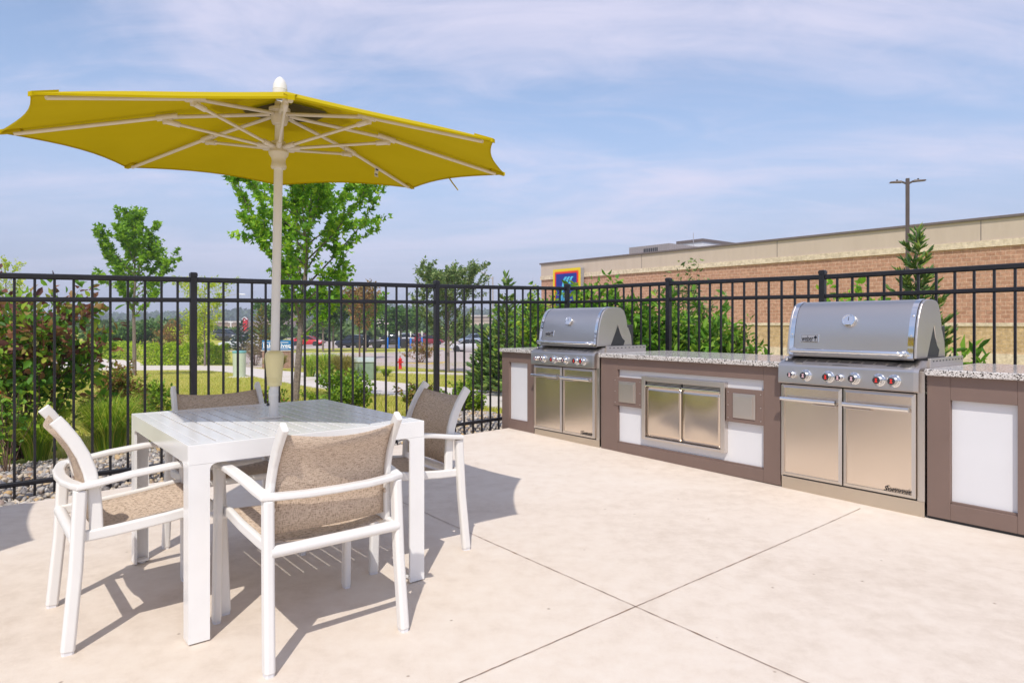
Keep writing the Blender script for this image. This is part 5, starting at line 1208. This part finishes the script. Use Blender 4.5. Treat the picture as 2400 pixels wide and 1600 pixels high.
far_store('white store in the distance at the left behind the maple', 376, 412, 756, 790, 240, (.60,.55,.54), (.55,.5,.5))
far_store('tan store in the distance between the trees above the red car', 700, 760, 778, 800, 160, (.52,.40,.26), (.5,.4,.3))
far_store('white and pink store in the distance above the pickup', 884, 932, 741, 790, 220, (.62,.52,.47), (.55,.50,.5))
far_store('cream store in the distance behind the silver sedan', 1098, 1152, 742, 795, 200, (.58,.46,.36), (.55,.5,.45))
Y = 170; X = (575.5-1200)/F*Y; k = Y/F; bt_ = thing('barn_tower', 'red barn-shaped sign tower with white roof trim far beyond the hedge', 'tower', (X, Y, 0))
z0 = CAMZ-(775-HZ)*k; zt_ = CAMZ-(748-HZ)*k; hw = 4.6*k; RB = paint('barn_red', (.58,.015,.02), .6, .08)
part('wall', MB().prism_x([(y, z) for y, z in ((-hw,z0),(hw,z0),(hw,zt_),(hw*.55,zt_+2.6*k),(0,zt_+4.2*k),(-hw*.55,zt_+2.6*k),(-hw,zt_))], -hw, hw), RB, bt_).rotation_euler = (0,0,PI/2)
mb = MB(); pr_ = [(-hw*1.35,zt_-.8*k),(-hw*.6,zt_+3.0*k),(0,zt_+4.8*k),(hw*.6,zt_+3.0*k),(hw*1.35,zt_-.8*k)]
mb.bar([(x, -hw-.1, z) for x, z in pr_], .5, 1.3*k, (0,0,1)); part('roof_trim', mb, WHT, bt_)
part('loft_window', MB().bx(-1.0*k,1.0*k,-hw-.12,-hw-.02,zt_-3.4*k,zt_-.6*k), WHT, bt_)
part('side_roof', MB().bar([(-hw, 0, z0+7*k), (-hw*2.1, 0, z0+4*k)], 2*hw, .8*k), WHT, bt_)
# wooded hills on the horizon
P = []; r2 = random.Random(9); nx = 120
for j, (Y, zf) in enumerate(((560,.0),(640,.45),(740,.8),(860,1.0),(1000,.9))):
    row = []
    for i in range(nx):
        x = -1000 + 2100*i/(nx-1); hgt = 6 + 14*math.exp(-((x+300)/230)**2) + 10*math.exp(-((x+90)/140)**2) + 7*math.exp(-((x-250)/300)**2) + 2.5*math.sin(x*.021) + r2.uniform(-1.2,1.2)
        row.append((x, Y, zg(x, Y)-1 + hgt*zf))
    P.append(row)
HM = paint('wooded_slope', (.035,.055,.035), .95, .3, scale=.05)
tag(part('hills', MB().grid(P), HM), kind='structure')
n = 26000; ii = rng.integers(0, nx-1, n); jj = rng.uniform(0, 3.6, n); Pn = np.array(P); j0 = jj.astype(int); fr = (jj-j0)[:,None]; fx = rng.uniform(0,1,(n,1))
C = (Pn[j0, ii]*(1-fx)+Pn[j0, ii+1]*fx)*(1-fr) + (Pn[j0+1, ii]*(1-fx)+Pn[j0+1, ii+1]*fx)*fr; C[:,2] += rng.uniform(-.5, 3.0, n)
V, T = leafgeo(C, 4.5, 3.8, .3); o = npmesh('woodland', V, T, leaf_mat('far_wood_leaf', [(0,(.05,.085,.05)),(.6,(.085,.13,.065)),(1,(.13,.18,.085))], .2)); tag(o, 'far-off wooded hills on the skyline', 'woodland', kind='stuff')
# a looser belt of trees nearer than the hills
TB = leaf_mat('belt_leaf', [(0,(.06,.11,.03)),(.6,(.11,.19,.045)),(1,(.18,.26,.07))], .25); C = []
for k in range(380):
    Y = rng.uniform(240, 330); x = rng.uniform(-.85, .30)*Y; R_ = rng.uniform(3, 6); hh = rng.uniform(2.5, 5)
    if k > 150: Y = rng.uniform(120, 235); x = (rng.uniform(-.85, -.48) if k < 330 else rng.uniform(-.48, .05))*Y; R_ = rng.uniform(2.0, 3.6); hh = rng.uniform(2.0, 3.8) if k < 330 else rng.uniform(1.6, 3.0)
    q = unit(rng.normal(size=(240,3)))*rng.uniform(.5,1,(240,1))*np.array([R_,R_,hh*.5]); C.append(q+np.array([x, Y, zg(x, Y)+hh*.55]))
V, T = leafgeo(np.concatenate(C), 1.25, 1.0, .3); tag(npmesh('tree_belt', V, T, TB), 'belt of far green trees beyond the parking lots', 'woodland', kind='stuff')
